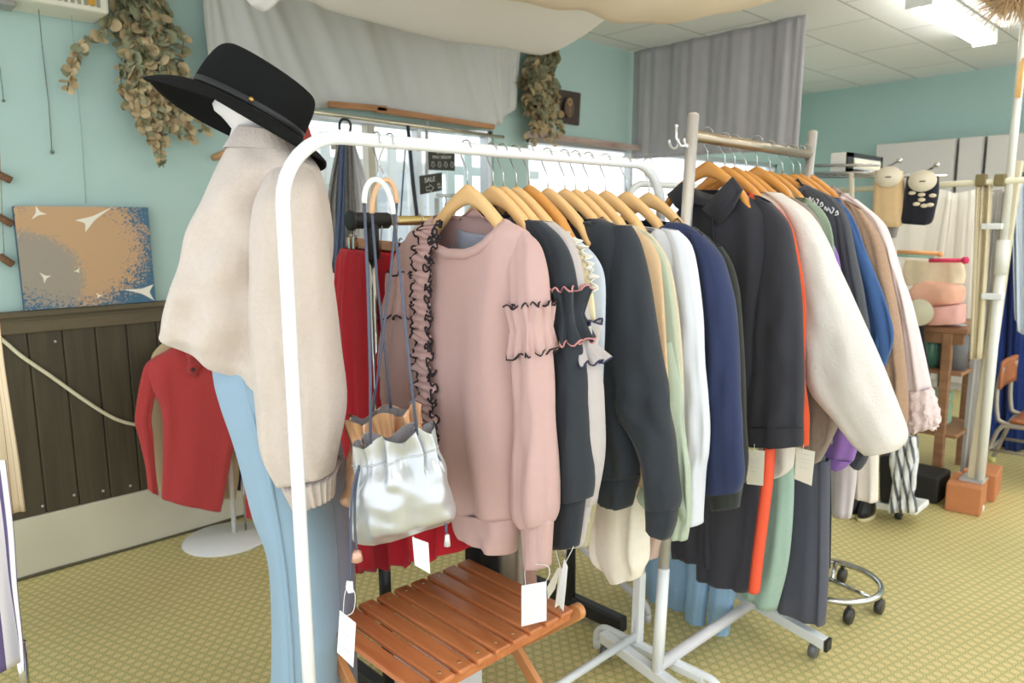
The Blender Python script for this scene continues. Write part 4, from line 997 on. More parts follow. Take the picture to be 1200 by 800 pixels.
c = [(1062, 458, 1091, 454, .038), (1061, 475, 1098, 475, .045), (1062, 492, 1101, 490, .046), (1064, 507, 1098, 502, .04)]
g, gr = sweat('knit_pullover', 'pale pink knit top with fluffy curled cuffs, last on the steel rail', 'top', 2.64, b, s, ppk, 221, th=.024, sth=.032)
rs = rings_of(PX(2.64), c, .04, n=60, sub=7, fold=.004, seed=9); m = MB()
rs = [[p + V((noise.noise(p*70), noise.noise(p*70+V((7, 3, 1))), noise.noise(p*70+V((1, 9, 4)))))*.010 for p in r_] for r_ in rs]
shell(rs).build('fluffy_cuff', flf, gr['sleeves'][0][0], label='curly fluffy cuff')
# trousers below
bt = fabric('black_crepe', (62, 62, 70), .12)
T = [(800, 545, 884, 545, .04), (790, 600, 896, 600, .045), (812, 650, 888, 650, .045), (813, 672, 884, 680, .045), (816, 676, 880, 693, .045)]
g = legs('wide_trousers', 'wide black trousers with an orange side stripe on the steel rail', 'trousers', PX(2.0), [[(786, 560, 842, 560, .03), (788, 620, 846, 620, .035), (790, 652, 850, 664, .03)], [(822, 545, 890, 545, .035), (818, 600, 890, 600, .04), (818, 650, 884, 650, .04), (818, 676, 880, 692, .04)]], bt, seed=25, fold=.01, k=2.5)
st = cr([PX(1.96)(x, y) for x, y in ((900, 525), (898, 560), (892, 610), (887, 650), (882, 695))], 8)
MB().grid([[p + Y_*.013 + X_*(-.002), p + Y_*.004 - X_*.006, p - Y_*.008 - X_*.003, p - Y_*.012 + X_*.02] for p in st]).build('side_stripe', solid('orange_stripe', (238, 92, 62), .8), g, solid=.003, label='bright orange side stripe')
gt = fabric('mint_wool', (156, 182, 168), .1)
legs('trousers', 'pale green trousers between the orange stripe and charcoal trousers', 'trousers', PX(2.13), [[(886, 540, 930, 540, .03), (884, 600, 928, 600, .035), (878, 660, 922, 660, .035), (872, 694, 908, 716, .035)]], gt, seed=26, fold=.008)
ct = fabric('charcoal_wool', (84, 86, 98), .12)
g = legs('trousers', 'charcoal trousers hanging lowest at the end of the steel rail', 'trousers', PX(2.25), [[(926, 535, 966, 535, .04), (923, 600, 968, 600, .04), (916, 670, 967, 670, .045), (910, 710, 964, 730, .04)], [(948, 535, 972, 540, .03), (950, 600, 971, 600, .035), (950, 670, 970, 670, .035), (948, 722, 966, 732, .03)]], ct, seed=27, fold=.006)
o = MB().grid([[PX(2.36)(967, 530), PX(2.36)(973, 530)], [PX(2.36)(967, 600), PX(2.36)(974, 600)], [PX(2.36)(967, 666), PX(2.36)(973, 666)]]).build('fabric_belt', solid('navy_belt', (36, 38, 48), .9), solid=.006)
tag(o, 'dark fabric belt hanging beside the charcoal trousers', 'belt')
# low garments further right
lw = fabric('lilac_white', (214, 204, 206), .1)
legs('trousers', 'lilac white trousers hanging below the purple sleeve', 'trousers', PX(2.75), [[(970, 480, 1004, 480, .03), (974, 550, 1004, 550, .03), (975, 602, 997, 607, .03)]], lw, seed=28, fold=.006)
legs('trousers', 'ivory trousers hanging under the end of the fleece sleeve', 'trousers', PX(2.85), [[(1000, 500, 1030, 500, .03), (1003, 550, 1029, 550, .03), (1003, 582, 1028, 588, .03)]], fabric('ivory_cotton', (236, 228, 218), .1), seed=29, fold=.006)
# pair of black boots under them
for i, (x, y) in enumerate(((1006, 601), (1016, 606))):
    p = floor_at(x, y); r = thing('ankle_boot', ['black ankle boot under the ivory trousers, further one of the pair', 'black ankle boot under the ivory trousers, nearer one of the pair'][i], 'boot', p, 'pair of black ankle boots')
    bl = solid('black_leather', (34, 32, 36), .4)
    m = MB(); rows = []
    for t, w, l0, l1 in ((0, .036, -.10, .13), (.03, .04, -.10, .13), (.06, .036, -.09, .10), (.09, .034, -.08, .03), (.14, .035, -.08, .015), (.20, .038, -.08, .02)):
        rows.append([p + V((-((l0+l1)/2+(l1-l0)/2*sin(a))*.7, w*.8*cos(a), .018+t)) for a in [2*pi*k/18 for k in range(18)]])
    m.grid(rows, True, True, False); m.build('upper', bl, r)
    MB().grid([[p + V((-.012-.085*sin(a), .034*cos(a), z)) for a in [2*pi*k/18 for k in range(18)]] for z in (0, .02)], True, True, True).build('sole', solid('tan_sole', (206, 196, 150), .7), r)
# black and white striped bag on the floor
p = floor_at(1052, 606)
pl = PX(3.55)
bk = [(1028, 535, 1078, 535, .08), (1030, 560, 1076, 560, .09), (1028, 590, 1074, 596, .09)]
r = thing('striped_bag', 'black and white striped bag standing on the floor at the right', 'bag', pl(1052, 596))
def sbox(q0, depth):
    n = X_*depth
    return [q for q in q0] + [q + n for q in q0]
A = [pl(1030, 534), pl(1052, 534), pl(1052, 592), pl(1030, 588)]
MB().slab(A, pl.n, .16).build('black_side', solid('black_vinyl', (30, 30, 34), .5), r, smooth=False, bevel=.01)
zs = stripes('zebra_vinyl', (236, 238, 240), (96, 100, 108), 8, 0, .62, .4)
rows = []
for j in range(14):
    v = j/13; row = []
    for i in range(28):
        u = i/27; row.append(pl(1051+27*u-2*v, 508+88*v+8*u*0) + pl.n*(.05+.018*sin(u*16+v*7)+.012*noise.noise(V((u*6, v*7, 1)))))
    rows.append(row)
MB().grid(rows, uv=True).build('striped_side', zs, r, solid=.02)
MB().slab([pl(1026, 588), pl(1074, 597), pl(1074, 604), pl(1026, 596)], pl.n, .18).build('white_base', solid('white_vinyl', (232, 232, 232), .5), r, smooth=False, bevel=.006)
o = MB(); caster(o, floor_at(1053, 608)+V((0, 0, 0)), .03); o = o.build('floor_caster', blackp); tag(o, 'black caster on the floor under the striped bag', 'caster')
# chrome ring-based stand
c = (floor_at(985, 711, .08)+floor_at(970, 648, .08))/2; c.x -= .02
rad = (floor_at(1028, 680, .08)-c).length
r = thing('ring_base_stand', 'chrome ring-based stand on casters behind the charcoal trousers', 'stand', (c.x, c.y, 0))
MB().tube([c+V((rad*cos(a), rad*sin(a), 0)) for a in [2*pi*k/48 for k in range(48)]], .0115, 12, closed=True).build('base_ring', chrome, r)
for a in (0.3, 0.3+2*pi/3, .3+4*pi/3): MB().tube([c+V((0, 0, .0)), c+V((rad*cos(a), rad*sin(a), 0))], .008, 10).build('spoke', chrome, r)
c2 = c + RH*(-.12) + FH*(-.03); MB().tube([c2+V((0, 0, -.01)), c2+V((0, 0, .95))], .013, 12).build('pole', chrome, r)
for a0 in (floor_at(1020, 716), floor_at(996, 668)):
    d = V((a0.x-c.x, a0.y-c.y, 0)).normalized(); q = V((c.x, c.y, 0))+d*rad
    m = MB(); caster(m, (q.x, q.y, .002), .028); m.tube([q+V((0, 0, .045)), q+V((0, 0, .08))], .008, 8); m.build('caster', solid('dark_caster', (70, 68, 66), .3, .4), r)
for a in (2.6, 3.9):
    q = V((c.x+rad*cos(a), c.y+rad*sin(a), 0)); m = MB(); caster(m, (q.x, q.y, .002), .028); m.tube([q+V((0, 0, .045)), q+V((0, 0, .08))], .008, 8); m.build('caster', solid('dark_caster', (70, 68, 66), .3, .4), r)
# ================================================================== mannequin with hat, jumper and trousers
MD = 1.66
pm = PD(MD)
bs = pm(330, 860); bs = V((pm(330, 400).x, pm(330, 400).y, 0))
r = thing('mannequin', 'white mannequin dressed in beige jumper, blue trousers and black hat', 'mannequin', bs)
skin = solid('mannequin_white', (226, 220, 216), .4)
# head and neck: egg with chin and nose facing left
hc = pm(307, 122); rows = []
for j in range(19):
    v = j/18; ang = -pi/2+pi*v; rr_ = cos(ang); z = .08*sin(ang)
    row = []
    for i in range(32):
        a = 2*pi*i/32; f = -cos(a)   # f=1 faces left
        e = .076 if f < 0 else .086
        x = rr_*e*f*(1.0 if z > -.02 else 1-.25*min(1, (-z-.02)/.1)) + .012*f*max(0, f)**4*math.exp(-((z+.005)/.022)**2)*3*.6
        if z < -.03: x += .02*max(0, f)*min(1, (-z-.03)/.05)*rr_
        row.append(hc - RH*x + FH*(-rr_*.072*sin(a)) + Z_*z)
    rows.append(row)
MB().grid(rows, True, True, True).build('head', skin, r)
nk = [(284, 120, 330, 120, .055), (276, 145, 336, 150, .055), (268, 172, 344, 176, .058), (262, 188, 352, 192, .07)]
MB().grid(rings_of(pm, nk, .055, fold=0, sub=4, sq=1), True, True, True).build('neck', skin, r)
MB().tube([bs+V((0, 0, .01)), bs+V((0, 0, 1.0))], .014, 12).build('pole', chrome, r)
MB().lathe([(.001, 0), (.15, 0), (.152, .006), (.03, .014), (.001, .014)], bs, 40).build('base', solid('white_lacquer', (232, 232, 230), .3), r)
# jumper
bei = knit('beige_wool', (214, 198, 184), 34, .35, 'Z', .05)
bei = solid('beige_wool2', (206, 192, 181), .95, 0, .1, .5, 260, .06, 90); bei.node_tree.nodes['Principled BSDF'].inputs['Sheen Weight'].default_value = .4
body = [(286, 150, 344, 158, .066), (274, 170, 352, 172, .075), (264, 190, 372, 196, .09), (248, 230, 384, 238, .12), (232, 275, 388, 285, .14), (222, 320, 384, 330, .15), (213, 350, 376, 370, .155), (206, 378, 366, 412, .15), (206, 388, 350, 438, .14), (216, 396, 336, 454, .12)]
sl = [(330, 186, 362, 194, .02), (322, 215, 380, 212, .05), (315, 260, 391, 250, .07), (312, 310, 399, 300, .08), (311, 360, 405, 352, .08), (312, 410, 411, 406, .08), (317, 457, 416, 460, .08), (323, 505, 408, 512, .075), (343, 547, 404, 534, .06)]
cf = [(345, 545, 404, 533, .045), (353, 562, 403, 550, .042), (361, 577, 402, 564, .04)]
low = pm(262, 412).z; mid = pm(290, 400)
g = thing('mannequin_jumper', 'oversized beige wool jumper worn by the mannequin in the black hat', 'jumper', (mid.x, mid.y, low))
rb = rings_of(pm, body, .1, n=64, seed=33, fold=.036, k=1.3, wr=.012, sub=6, drop=0, grow=.2, sq=.85)
shell(rb, turn=.006).build('body', bei, g)
nb = rib([inflate(q, .002) for q in rb[:9]], .004, .002, 34)
MB().grid([inflate(nb[0], -.01)]+nb, True).build('mock_neck', bei, g)
rs = rings_of(pm, sl, .07, n=48, seed=35, fold=.010, k=2, sub=6, dx=.10, wr=.004, sq=.9)
so = shell(rs, turn=.006).build('sleeve', bei, g)
rc = rib(rings_of(pm, cf, .045, n=160, seed=36, fold=.002, k=2, sub=4, dx=.10, sq=.9), .0, .004, 20)
shell(rc).build('cuff', bei, so)
sl2 = [(264, 196, 300, 190, .05), (240, 250, 300, 250, .06), (226, 330, 290, 330, .07), (222, 390, 280, 400, .06), (234, 404, 270, 416, .05)]
shell(rings_of(pm, sl2, .05, n=36, seed=37, fold=.006, dx=-.13)).build('sleeve', bei, g)
# half-zip slit at the front
m = MB(); ptsz = cr([pm(262, 196, .06), pm(254, 214, .05), pm(247, 232, .045), pm(244, 240, .04)], 5)
m.grid([[p - RH*.012, p - RH*.002 + pm.n*.012, p + RH*.006 + pm.n*.006] for p in ptsz])
m.build('neck_opening', bei, g, solid=.005)
MB().tube([p + pm.n*.008 + RH*.004 for p in ptsz], .0035, 6).build('zip', solid('zip_dark', (88, 80, 74), .5, .5), g)
gl = solid('grey_lining', (196, 192, 188), .95, bump=.2)
m = MB(); rows = rings_of(PD(MD+.05), [(212, 385, 300, 400, .06), (216, 400, 300, 420, .06), (236, 414, 290, 432, .05), (252, 428, 280, 438, .04)], .06, n=36, fold=.004)
m.grid(rows, True).build('back_hem', gl, g, label='grey back hem showing below')
# small light strip with the label hanging from the shoulder
# trousers
tb = fabric('powder_blue', (146, 172, 192), .08, 600, .03)
pt = PD(MD+.02)
L1 = [(254, 405, 352, 430, .11), (258, 440, 366, 450, .12), (266, 470, 376, 480, .12), (282, 520, 384, 520, .115), (300, 594, 386, 590, .11), (318, 650, 392, 650, .105), (322, 740, 396, 740, .105), (320, 830, 400, 830, .11), (318, 930, 402, 930, .11)]
g = thing('mannequin_trousers', 'powder blue wide trousers worn by the mannequin', 'trousers', pt(350, 930))
rt_ = rings_of(pt, L1, .1, n=72, seed=43, fold=.007, k=1.5, sub=6, sq=.85)
def crease(p, c, t): return p
shell(rt_).build('trouser_leg', tb, g)
# pressed pleat running down the front leg
m = MB(); P_ = cr([pt(286, 446, .115), pt(300, 500, .12), pt(312, 540, .12), pt(330, 640, .112), pt(340, 740, .112), pt(344, 830, .115)], 8)
m.tube(P_, .005, 6).build('pressed_crease', tb, g)
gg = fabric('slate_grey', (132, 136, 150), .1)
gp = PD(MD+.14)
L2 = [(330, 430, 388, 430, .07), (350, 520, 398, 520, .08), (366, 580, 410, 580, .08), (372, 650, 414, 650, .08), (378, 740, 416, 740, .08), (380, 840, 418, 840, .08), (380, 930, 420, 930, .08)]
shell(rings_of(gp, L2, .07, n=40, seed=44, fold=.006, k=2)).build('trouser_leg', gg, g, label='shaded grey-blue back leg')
L3 = [(374, 560, 392, 560, .06), (378, 640, 394, 640, .06), (384, 720, 398, 720, .06), (388, 800, 402, 800, .06), (390, 930, 404, 930, .06)]
# hat
hat = thing('wide_brim_hat', 'black felt hat with a thin band tilted on the mannequin', 'hat')
cpt = pm(291, 131); hat.location = cpt
ang = radians(27); e1 = RH*cos(ang) - Z_*sin(ang); n0 = RH*sin(ang) + Z_*cos(ang); e2 = -FH
tl = radians(8); n1 = n0*cos(tl) - e2*sin(tl); e2b = e2*cos(tl) + n0*sin(tl)
def hp_(x, y, z): return cpt + e1*x + e2b*y + n1*z
felt = solid('black_felt', (24, 25, 25), .9, 0, .15, .2, 400)
rows = []
def cring(a, b_, z, tilt=0, n=56, cx=0, pinch=0):
    return [hp_(cx+a*cos(q), b_*sin(q), z + tilt*cos(q) + pinch*(abs(sin(q))**2)) for q in [2*pi*k/n for k in range(n)]]
crown = [cring(.126, .108, .0), cring(.126, .106, .03, .0), cring(.122, .102, .065, -.002, cx=.002), cring(.116, .096, .088, -.004, cx=.003), cring(.106, .086, .101, -.006, cx=.004), cring(.088, .07, .106, -.008, cx=.004), cring(.05, .04, .099, -.006), cring(.015, .010, .095, -.003)]
MB().grid(crown, True, False, True).build('crown', felt, hat, sub=1)
n = 72; rows = []
for j in range(10):
    v = j/9; row = []
    for k in range(n):
        q = 2*pi*k/n; c_, s_ = cos(q), sin(q)
        out = .072*(1+.22*max(0, -c_))
        z = -.002 - .006*v - v*v*(.020*max(0, s_) + .034*max(0, -s_)) - .030*v*v*max(0, -c_) - .014*v*v*max(0, c_)
        row.append(hp_((.123+out*v)*c_, (.107+.075*v)*s_, z))
    rows.append(row)
MB().grid(rows, True).build('brim', felt, hat, solid=.004)
band = [cring(.1255, .1095, .004), cring(.1265, .1105, .008), cring(.126, .110, .014), cring(.1245, .1085, .016)]
bd = MB().grid(band, True).build('band', solid('leather_band', (34, 34, 36), .45), hat)
MB().ball(hp_(.035, .1075, .012), .006, 10).build('stud', solid('gold_stud', (190, 150, 86), .35, .8), bd)
# ================================================================== drawstring bags on arched hangers
def bag(name, label, pl, secs, mat, lining, seed, th=.055, gathers=11):
    g = thing(name, label, 'bag', pl((secs[-1][0]+secs[-1][2])/2, (secs[-1][1]+secs[-1][3])/2))
    rs = rings_of(pl, secs, th, n=110, sub=6, fold=.004, k=2, seed=seed, sq=.9)
    m = len(rs); gj = 6*1
    rnd = random.Random(seed); out = []
    for j, r_ in enumerate(rs):
        c = sum(r_, V())/len(r_); t = j/(m-1); row = []
        w = math.exp(-((j-6)/5.5)**2)
        for i, p in enumerate(r_):
            a = 2*pi*i/len(r_)
            d = (.011*sin(gathers*a+seed)+.006*sin(gathers*1.7*a+2))*w*(1 if j > 6 else 1.0)
            if j < 6: d += (6-j)/6*(.006*sin(5*a+1))
            d += .009*noise.noise(p*26)*min(1, t*3)
            row.append(p+(p-c).normalized()*d + Z_*(.010*sin(6*a+seed)*max(0, (5-j)/5)))
        out.append(row)
    MB().grid([inflate(q, 0) for q in out], True, False, True).build('pouch', mat, g)
    MB().grid([inflate(q, -.004) for q in out[:12]], True).build('lining', lining, g, label='grey lining inside the gathered mouth')
    MB().tube([p+(p-sum(out[6], V())/len(out[6])).normalized()*.0005 for p in out[6]], .0022, 6, closed=True).build('drawstring_channel', mat, g)
    return g, out
cordm = solid('slate_cord', (86, 92, 110), .6)
lin_g = solid('grey_lining2', (132, 126, 128), .8)
def metallic(name, c, c2, rough=.32):
    m, nt, b = new_mat(name); lw = nt.nodes.new('ShaderNodeLayerWeight'); lw.inputs['Blend'].default_value = .4
    tc = nt.nodes.new('ShaderNodeTexCoord'); nz = nt.nodes.new('ShaderNodeTexNoise'); nz.inputs['Scale'].default_value = 9
    mx = nt.nodes.new('ShaderNodeMix'); mx.data_type = 'RGBA'; mx.inputs['A'].default_value = (*lin(c), 1); mx.inputs['B'].default_value = (*lin(c2), 1)
    nt.links.new(tc.outputs['Object'], nz.inputs['Vector']); nt.links.new(nz.outputs['Fac'], mx.inputs['Factor']); nt.links.new(mx.outputs['Result'], b.inputs['Base Color'])
    b.inputs['Metallic'].default_value = .55; b.inputs['Roughness'].default_value = rough
    return m
silver = metallic('silver_pearl', (192, 197, 203), (206, 205, 203))
rose = metallic('rose_gold', (232, 186, 156), (214, 166, 120))
PBG = PD(1.47)
secs = [(417, 519, 506, 501, .035), (421, 545, 509, 525, .028), (417, 562, 519, 546, .05), (414, 582, 526, 568, .058), (412, 606, 531, 588, .056), (412, 624, 534, 600, .045), (420, 636, 533, 606, .022), (438, 640, 528, 612, .006)]
g, o1 = bag('drawstring_bag', 'silver pearly drawstring bag hanging in front of the pink sweatshirt', PBG, secs, silver, lin_g, 3)
PBR = PD(1.60)
secs = [(404, 494, 492, 474, .04), (416, 520, 488, 498, .03), (408, 545, 496, 520, .045), (402, 572, 500, 560, .05), (400, 588, 502, 590, .04), (408, 594, 500, 598, .01)]
g2, o2 = bag('drawstring_bag', 'rose gold drawstring bag behind the silver bag', PBR, secs, rose, lin_g, 5)
pf_ = PD(1.42); ps = PD(1.44)
MB().tube([PY(BY-.02)(427, 238), PBG(431, 330, .03), PBG(434, 440, .035), PBG(434, 520, .03)], .003, 8).build('cord_handle', cordm, g)
MB().tube([PY(BY-.02)(461, 251), PBG(470, 330, .02), PBG(480, 430, .02), PBG(489, 510, .02)], .003, 8).build('cord_handle', cordm, g)
MB().tube([PY(BY+.03)(436, 250), PBR(442, 330), PBR(450, 400), PBR(458, 478)], .003, 8).build('cord_handle', cordm, g2)
MB().tube([PY(BY+.03)(465, 238), PBR(457, 330, .02), PBR(448, 400, .02), PBR(437, 482, .02)], .003, 8).build('cord_handle', cordm, g2)
# hanging ends of the drawstrings
p = PBG
m = MB().tube(cr([p(421, 545, .035), p(414, 570, .045), p(411, 610, .05), p(411, 650, .05), p(410, 692, .05)], 5), .0028, 7); m.tube(cr([p(421, 547, .03), p(416, 580, .04), p(416, 620, .045), p(418, 644, .045)], 5), .0028, 7)
m.build('cord_end', cordm, g)
MB().lathe([(.003, .012), (.010, .006), (.013, -.012), (.010, -.014), (.001, -.012)], p(418, 650, .045), 14).build('bell_tip', solid('rose_tip', (214, 170, 150), .35, .5), g)
m = MB().tube(cr([p(508, 526, .0), p(518, 545, .0), p(521, 580, .0), p(523, 624, .01)], 5), .0028, 7); m.build('cord_end', cordm, g)
MB().lathe([(.002, .012), (.005, .010), (.007, -.014), (.001, -.016)], p(524, 632, .01), 10).build('cord_tip', solid('silver_tip', (220, 222, 226), .3, .4), g)
# ------------------------------------------------------------------ price tags
paper = solid('tag_paper', (246, 247, 250), .7); paper_y = solid('tag_paper_cream', (242, 238, 222), .7)
ink = solid('faint_ink', (176, 180, 190), .8); strg = solid('tag_string', (232, 232, 230), .7)
def price_tag(label, pl, quad, string=None, lines=(), mat=None, group=None):
    q = [pl(*a) for a in quad]; r = thing('price_tag', label, 'price tag', (q[2]+q[3])/2, group)
    n = (q[1]-q[0]).cross(q[3]-q[0]).normalized()
    if n.dot(CAM-q[0]) < 0: n = -n
    MB().slab(q, n, .0012).build('card', mat or paper, r, smooth=False)
    if string: MB().tube(cr([pl(*a) for a in string], 5), .0009, 5).build('string', strg, r)
    if lines:
        m = MB(); rr = random.Random(len(label))
        for v, u0, u1 in lines:
            for k in range(7):
                a = u0+(u1-u0)*k/7; b = a+(u1-u0)/7*rr.uniform(.4, .85)
                A = (q[0]*(1-a)+q[1]*a)*(1-v)+(q[3]*(1-a)+q[2]*a)*v; B = (q[0]*(1-b)+q[1]*b)*(1-v)+(q[3]*(1-b)+q[2]*b)*v
                m.bar(A+n*.0006, B+n*.0006, .0004, .0016, n)
        m.build('faint_print', ink, r, smooth=False)
    return r
ln = ((.18, .3, .7), (.42, .35, .65), (.68, .35, .75), (.74, .3, .8), (.8, .35, .8))
price_tag('white price tag hanging over the left end of the wooden stool', PD(1.40), [(398, 715), (417, 730), (414, 782), (395, 764)], [(402, 720), (404, 696), (409, 686), (416, 696), (414, 716), (404, 722)], ln)
o = MB().slab([PD(1.41)(406, 681), PD(1.41)(413, 682), PD(1.41)(414, 694), (PD(1.41)(408, 695)), PD(1.41)(405, 688)], -FH, .004).build('cord_tip_label', paper, smooth=False)
tag(o, 'small white plastic tab on the dark cord above the stool', 'tab')
price_tag('white price tag hanging below the silver bag against the red skirt', PD(1.48), [(483, 629), (498, 628), (504, 637), (504, 672), (486, 662)][:1] + [(502, 636), (504, 672), (486, 662)], [(492, 640), (488, 634), (484, 628)], ln)
price_tag('blank white price tag hanging from the pink cuff', PX(1.09), [(611, 686), (640, 681), (640, 727), (611, 734)], [(616, 686), (615, 670), (619, 662), (640, 662), (644, 672), (638, 684)])
price_tag('narrow white price tag edge-on below the black cuff', PX(1.17), [(661, 655), (665, 664), (660, 716), (652, 704)], [(662, 660), (670, 645), (672, 640)])
price_tag('cream price tag behind the narrow white one below the black cuff', PX(1.19), [(656, 664), (660, 668), (657, 708), (650, 712)], [(657, 666), (652, 648), (651, 642)], (), paper_y)
o = MB().slab([PX(1.2)(653, 666), PX(1.2)(657, 664), PX(1.2)(650, 690), PX(1.2)(642, 702), PX(1.2)(641, 688)], -X_, .0012).build('price_tag', paper_y, smooth=False)
tag(o, 'cream card leaning behind the blank white tag of the pink cuff', 'price tag')
price_tag('cream price tag left of the orange stripe under the black sleeve', PX(1.93), [(873, 526), (896, 528), (894, 569), (875, 567)], [(884, 529), (884, 520)], ((.12, .45, .55), (.28, .25, .8), (.36, .25, .8), (.5, .25, .75), (.62, .3, .7)), paper_y)
price_tag('cream price tag right of the orange stripe below the orange coat', PX(2.02), [(933, 524), (955, 529), (951, 569), (931, 561)], [(941, 528), (942, 520)], ((.15, .3, .7), (.3, .25, .8), (.4, .25, .8), (.55, .25, .75)), paper_y)
price_tag('long white price tag clipped at the red skirt waistband', PX(1.12), [(412, 293), (419, 295), (414, 340), (406, 338)], None, ((.2, .3, .7), (.5, .3, .7), (.8, .3, .7)))
# ------------------------------------------------------------------ wooden folding stool
tw = wood('teak', (184, 106, 62), (210, 134, 84), (16, 2.2, 16), .35); tw2 = wood('teak_light', (198, 130, 76), (220, 156, 100), (16, 3, 3), .4)
SZ = .42
a = floor_at(368, 725, SZ); b = floor_at(555, 655, SZ); c = floor_at(668, 715, SZ)
XA, XB, YA, YB = a.x+.0, b.x+.0, c.y, (a.y+b.y)/2
st = thing('folding_stool', 'slatted brown wooden folding stool in front of the clothes rail', 'stool', ((XA+XB)/2, (YA+YB)/2, 0))
ns = 9; pitch = (XB-XA)/ns
br_ = solid('brass_screw', (200, 170, 120), .35, .8)
for k in range(ns):
    x = XA+pitch*(k+.5)
    s_ = MB().bb((x-pitch*.40, YA, SZ-.014), (x+pitch*.40, YB, SZ)).build('slat', tw, st, smooth=False, bevel=.004)
    for y in (YA+.028, YB-.028): MB().lathe([(.0045, -.002), (.0045, .0008), (.003, .0014), (.001, .0014)], (x, y, SZ), 10).build('screw', br_, s_)
for y in (YA+.028, YB-.028): MB().bb((XA-.004, y-.013, SZ-.042), (XB+.004, y+.013, SZ-.0145)).build('side_rail', tw, st, smooth=False, bevel=.005)
def flat_leg(p0, p1, w, t, n=10):
    Y_ = X_
    """board with rounded ends, lying in a plane y = const"""
    p0, p1 = V(p0), V(p1); d = (p1-p0).normalized(); s = Y_.cross(d).normalized(); m = MB(); pr = []
    for i in range(n+1): q = pi/2+pi*i/n; pr.append(p0+d*(cos(q)*w/2)+s*(sin(q)*w/2))
    for i in range(n+1): q = -pi/2+pi*i/n; pr.append(p1+d*(cos(q)*w/2)+s*(sin(q)*w/2))
    m.slab([p-Y_*t/2 for p in pr], -Y_, t) if False else m.slab([p+Y_*t/2 for p in pr], Y_, t); return m
for x, s in ((XA-.014, 1), (XB+.014, -1)):
    flat_leg((x-s*.012, YA+.014, SZ-.026), (x-s*.012, YB+.06, .022), .044, .02).build('leg', tw2, st, smooth='auto', bevel=.002)
    x2 = x+s*.03 if s < 0 else x-.0
    flat_leg((x2+(s*.028 if s > 0 else 0), YB-.02, SZ-.034), (x2+(s*.028 if s > 0 else 0), YA-.03, .018), .036, .018).build('leg', tw2, st, smooth='auto', bevel=.002)
for y, z in ((YA-.005, .05), (YB-.005, .05)): MB().tube([(XA-.02, y, z), (XB+.02, y, z)], .010, 12).build('cross_rod', tw, st)
p = floor_at(524, 790, .1)
bx = thing('white_box', 'white paper box on the floor under the wooden stool', 'box', (p.x, p.y+.05, 0))
MB().bb((p.x-.10, p.y-.02, 0), (p.x+.12, p.y+.16, .12)).build('box_body', solid('white_card', (236, 238, 242), .7), bx, smooth=False, bevel=.003)
MB().bb((p.x-.104, p.y-.024, .09), (p.x+.124, p.y+.164, .124)).build('lid', solid('white_card', (236, 238, 242), .7), bx, smooth=False, bevel=.003)
# ================================================================== window display: rod, scarves, chalk signs
p = PY(3.30)
r = thing('curtain_rod', 'chrome rod across the first window holding a black hanger hook', 'rod', p(430, 139))
MB().tube([p(345, 128), p(499, 149), p(590, 161)], .011, 12).build('rod', solid('brass_rod', (214, 206, 182), .25, .8), r)
MB().tube([p(500, 142), p(500, 215)], .009, 10).build('support_post', alu, r)
dz = p(403, 145)
h = thing('shirt_hanger', 'black hooked hanger on the window rod holding the scarves', 'hanger', dz)
ph_ = PY(3.27)
MB().tube(cr([ph_(398, 152), ph_(398, 145), ph_(401, 140), ph_(408, 141), ph_(411, 148), ph_(408, 160), ph_(401, 168)], 5), .007, 8).build('hook', blackp, h)
MB().slab([ph_(388, 160), ph_(413, 160), ph_(412, 175), ph_(389, 175)], -Y_, .01).build('card_label', solid('beige_card', (206, 202, 192), .8), h, smooth=False)
sc1 = stripes('grey_scarf', (132, 128, 122), (176, 172, 164), 9, 1, .5); sc2 = solid('navy_scarf', (88, 100, 124), .95, bump=.4, bscale=200, var=.5, vscale=140); sc3 = solid('sheer_scarf', (214, 214, 216), .95, var=.06); sc1 = solid('grey_pattern', (140, 138, 134), .95, bump=.3, bscale=150, var=.4, vscale=50)
def drape(name, label, pl, L, Rr, mat, seed, fold=.015, k=2):
    rnd = random.Random(seed); ph = rnd.uniform(0, 6); A = cr([pl(*q) for q in L], 8); B = cr([pl(*q) for q in Rr], 8); rows = []
    for j in range(len(A)):
        t = j/(len(A)-1); rows.append([A[j]*(1-u)+B[j]*u+pl.n*(fold*(sin(k*6.28*u+ph+t)+.4*sin(2.7*k*6.28*u-2*t))) for u in [i/29 for i in range(30)]])
    o = MB().grid(rows, uv=True).build(name, mat, solid=.004); return tag(o, label, 'scarf' if name == 'scarf' else 'cloth')
drape('scarf', 'grey patterned scarf, leftmost on the black hanger in the window', PY(3.2), [(394, 168), (386, 210), (382, 250), (386, 320)], [(404, 168), (402, 210), (400, 250), (402, 320)], sc1, 1)
drape('scarf', 'navy dotted scarf between two grey ones in the window', PY(3.17), [(399, 170), (396, 240), (392, 300), (394, 360)], [(406, 170), (404, 240), (404, 300), (402, 360)], sc2, 2, .01)
drape('scarf', 'grey patterned scarf, right of the navy dotted one', PY(3.22), [(404, 168), (404, 220), (404, 280), (404, 340)], [(412, 168), (414, 220), (416, 252), (412, 340)], sc1, 3, .01)
drape('scarf', 'sheer pale scarf, rightmost on the black hanger in the window', PY(3.25), [(410, 168), (412, 240), (406, 330)], [(414, 170), (430, 230), (436, 330)], sc3, 4)
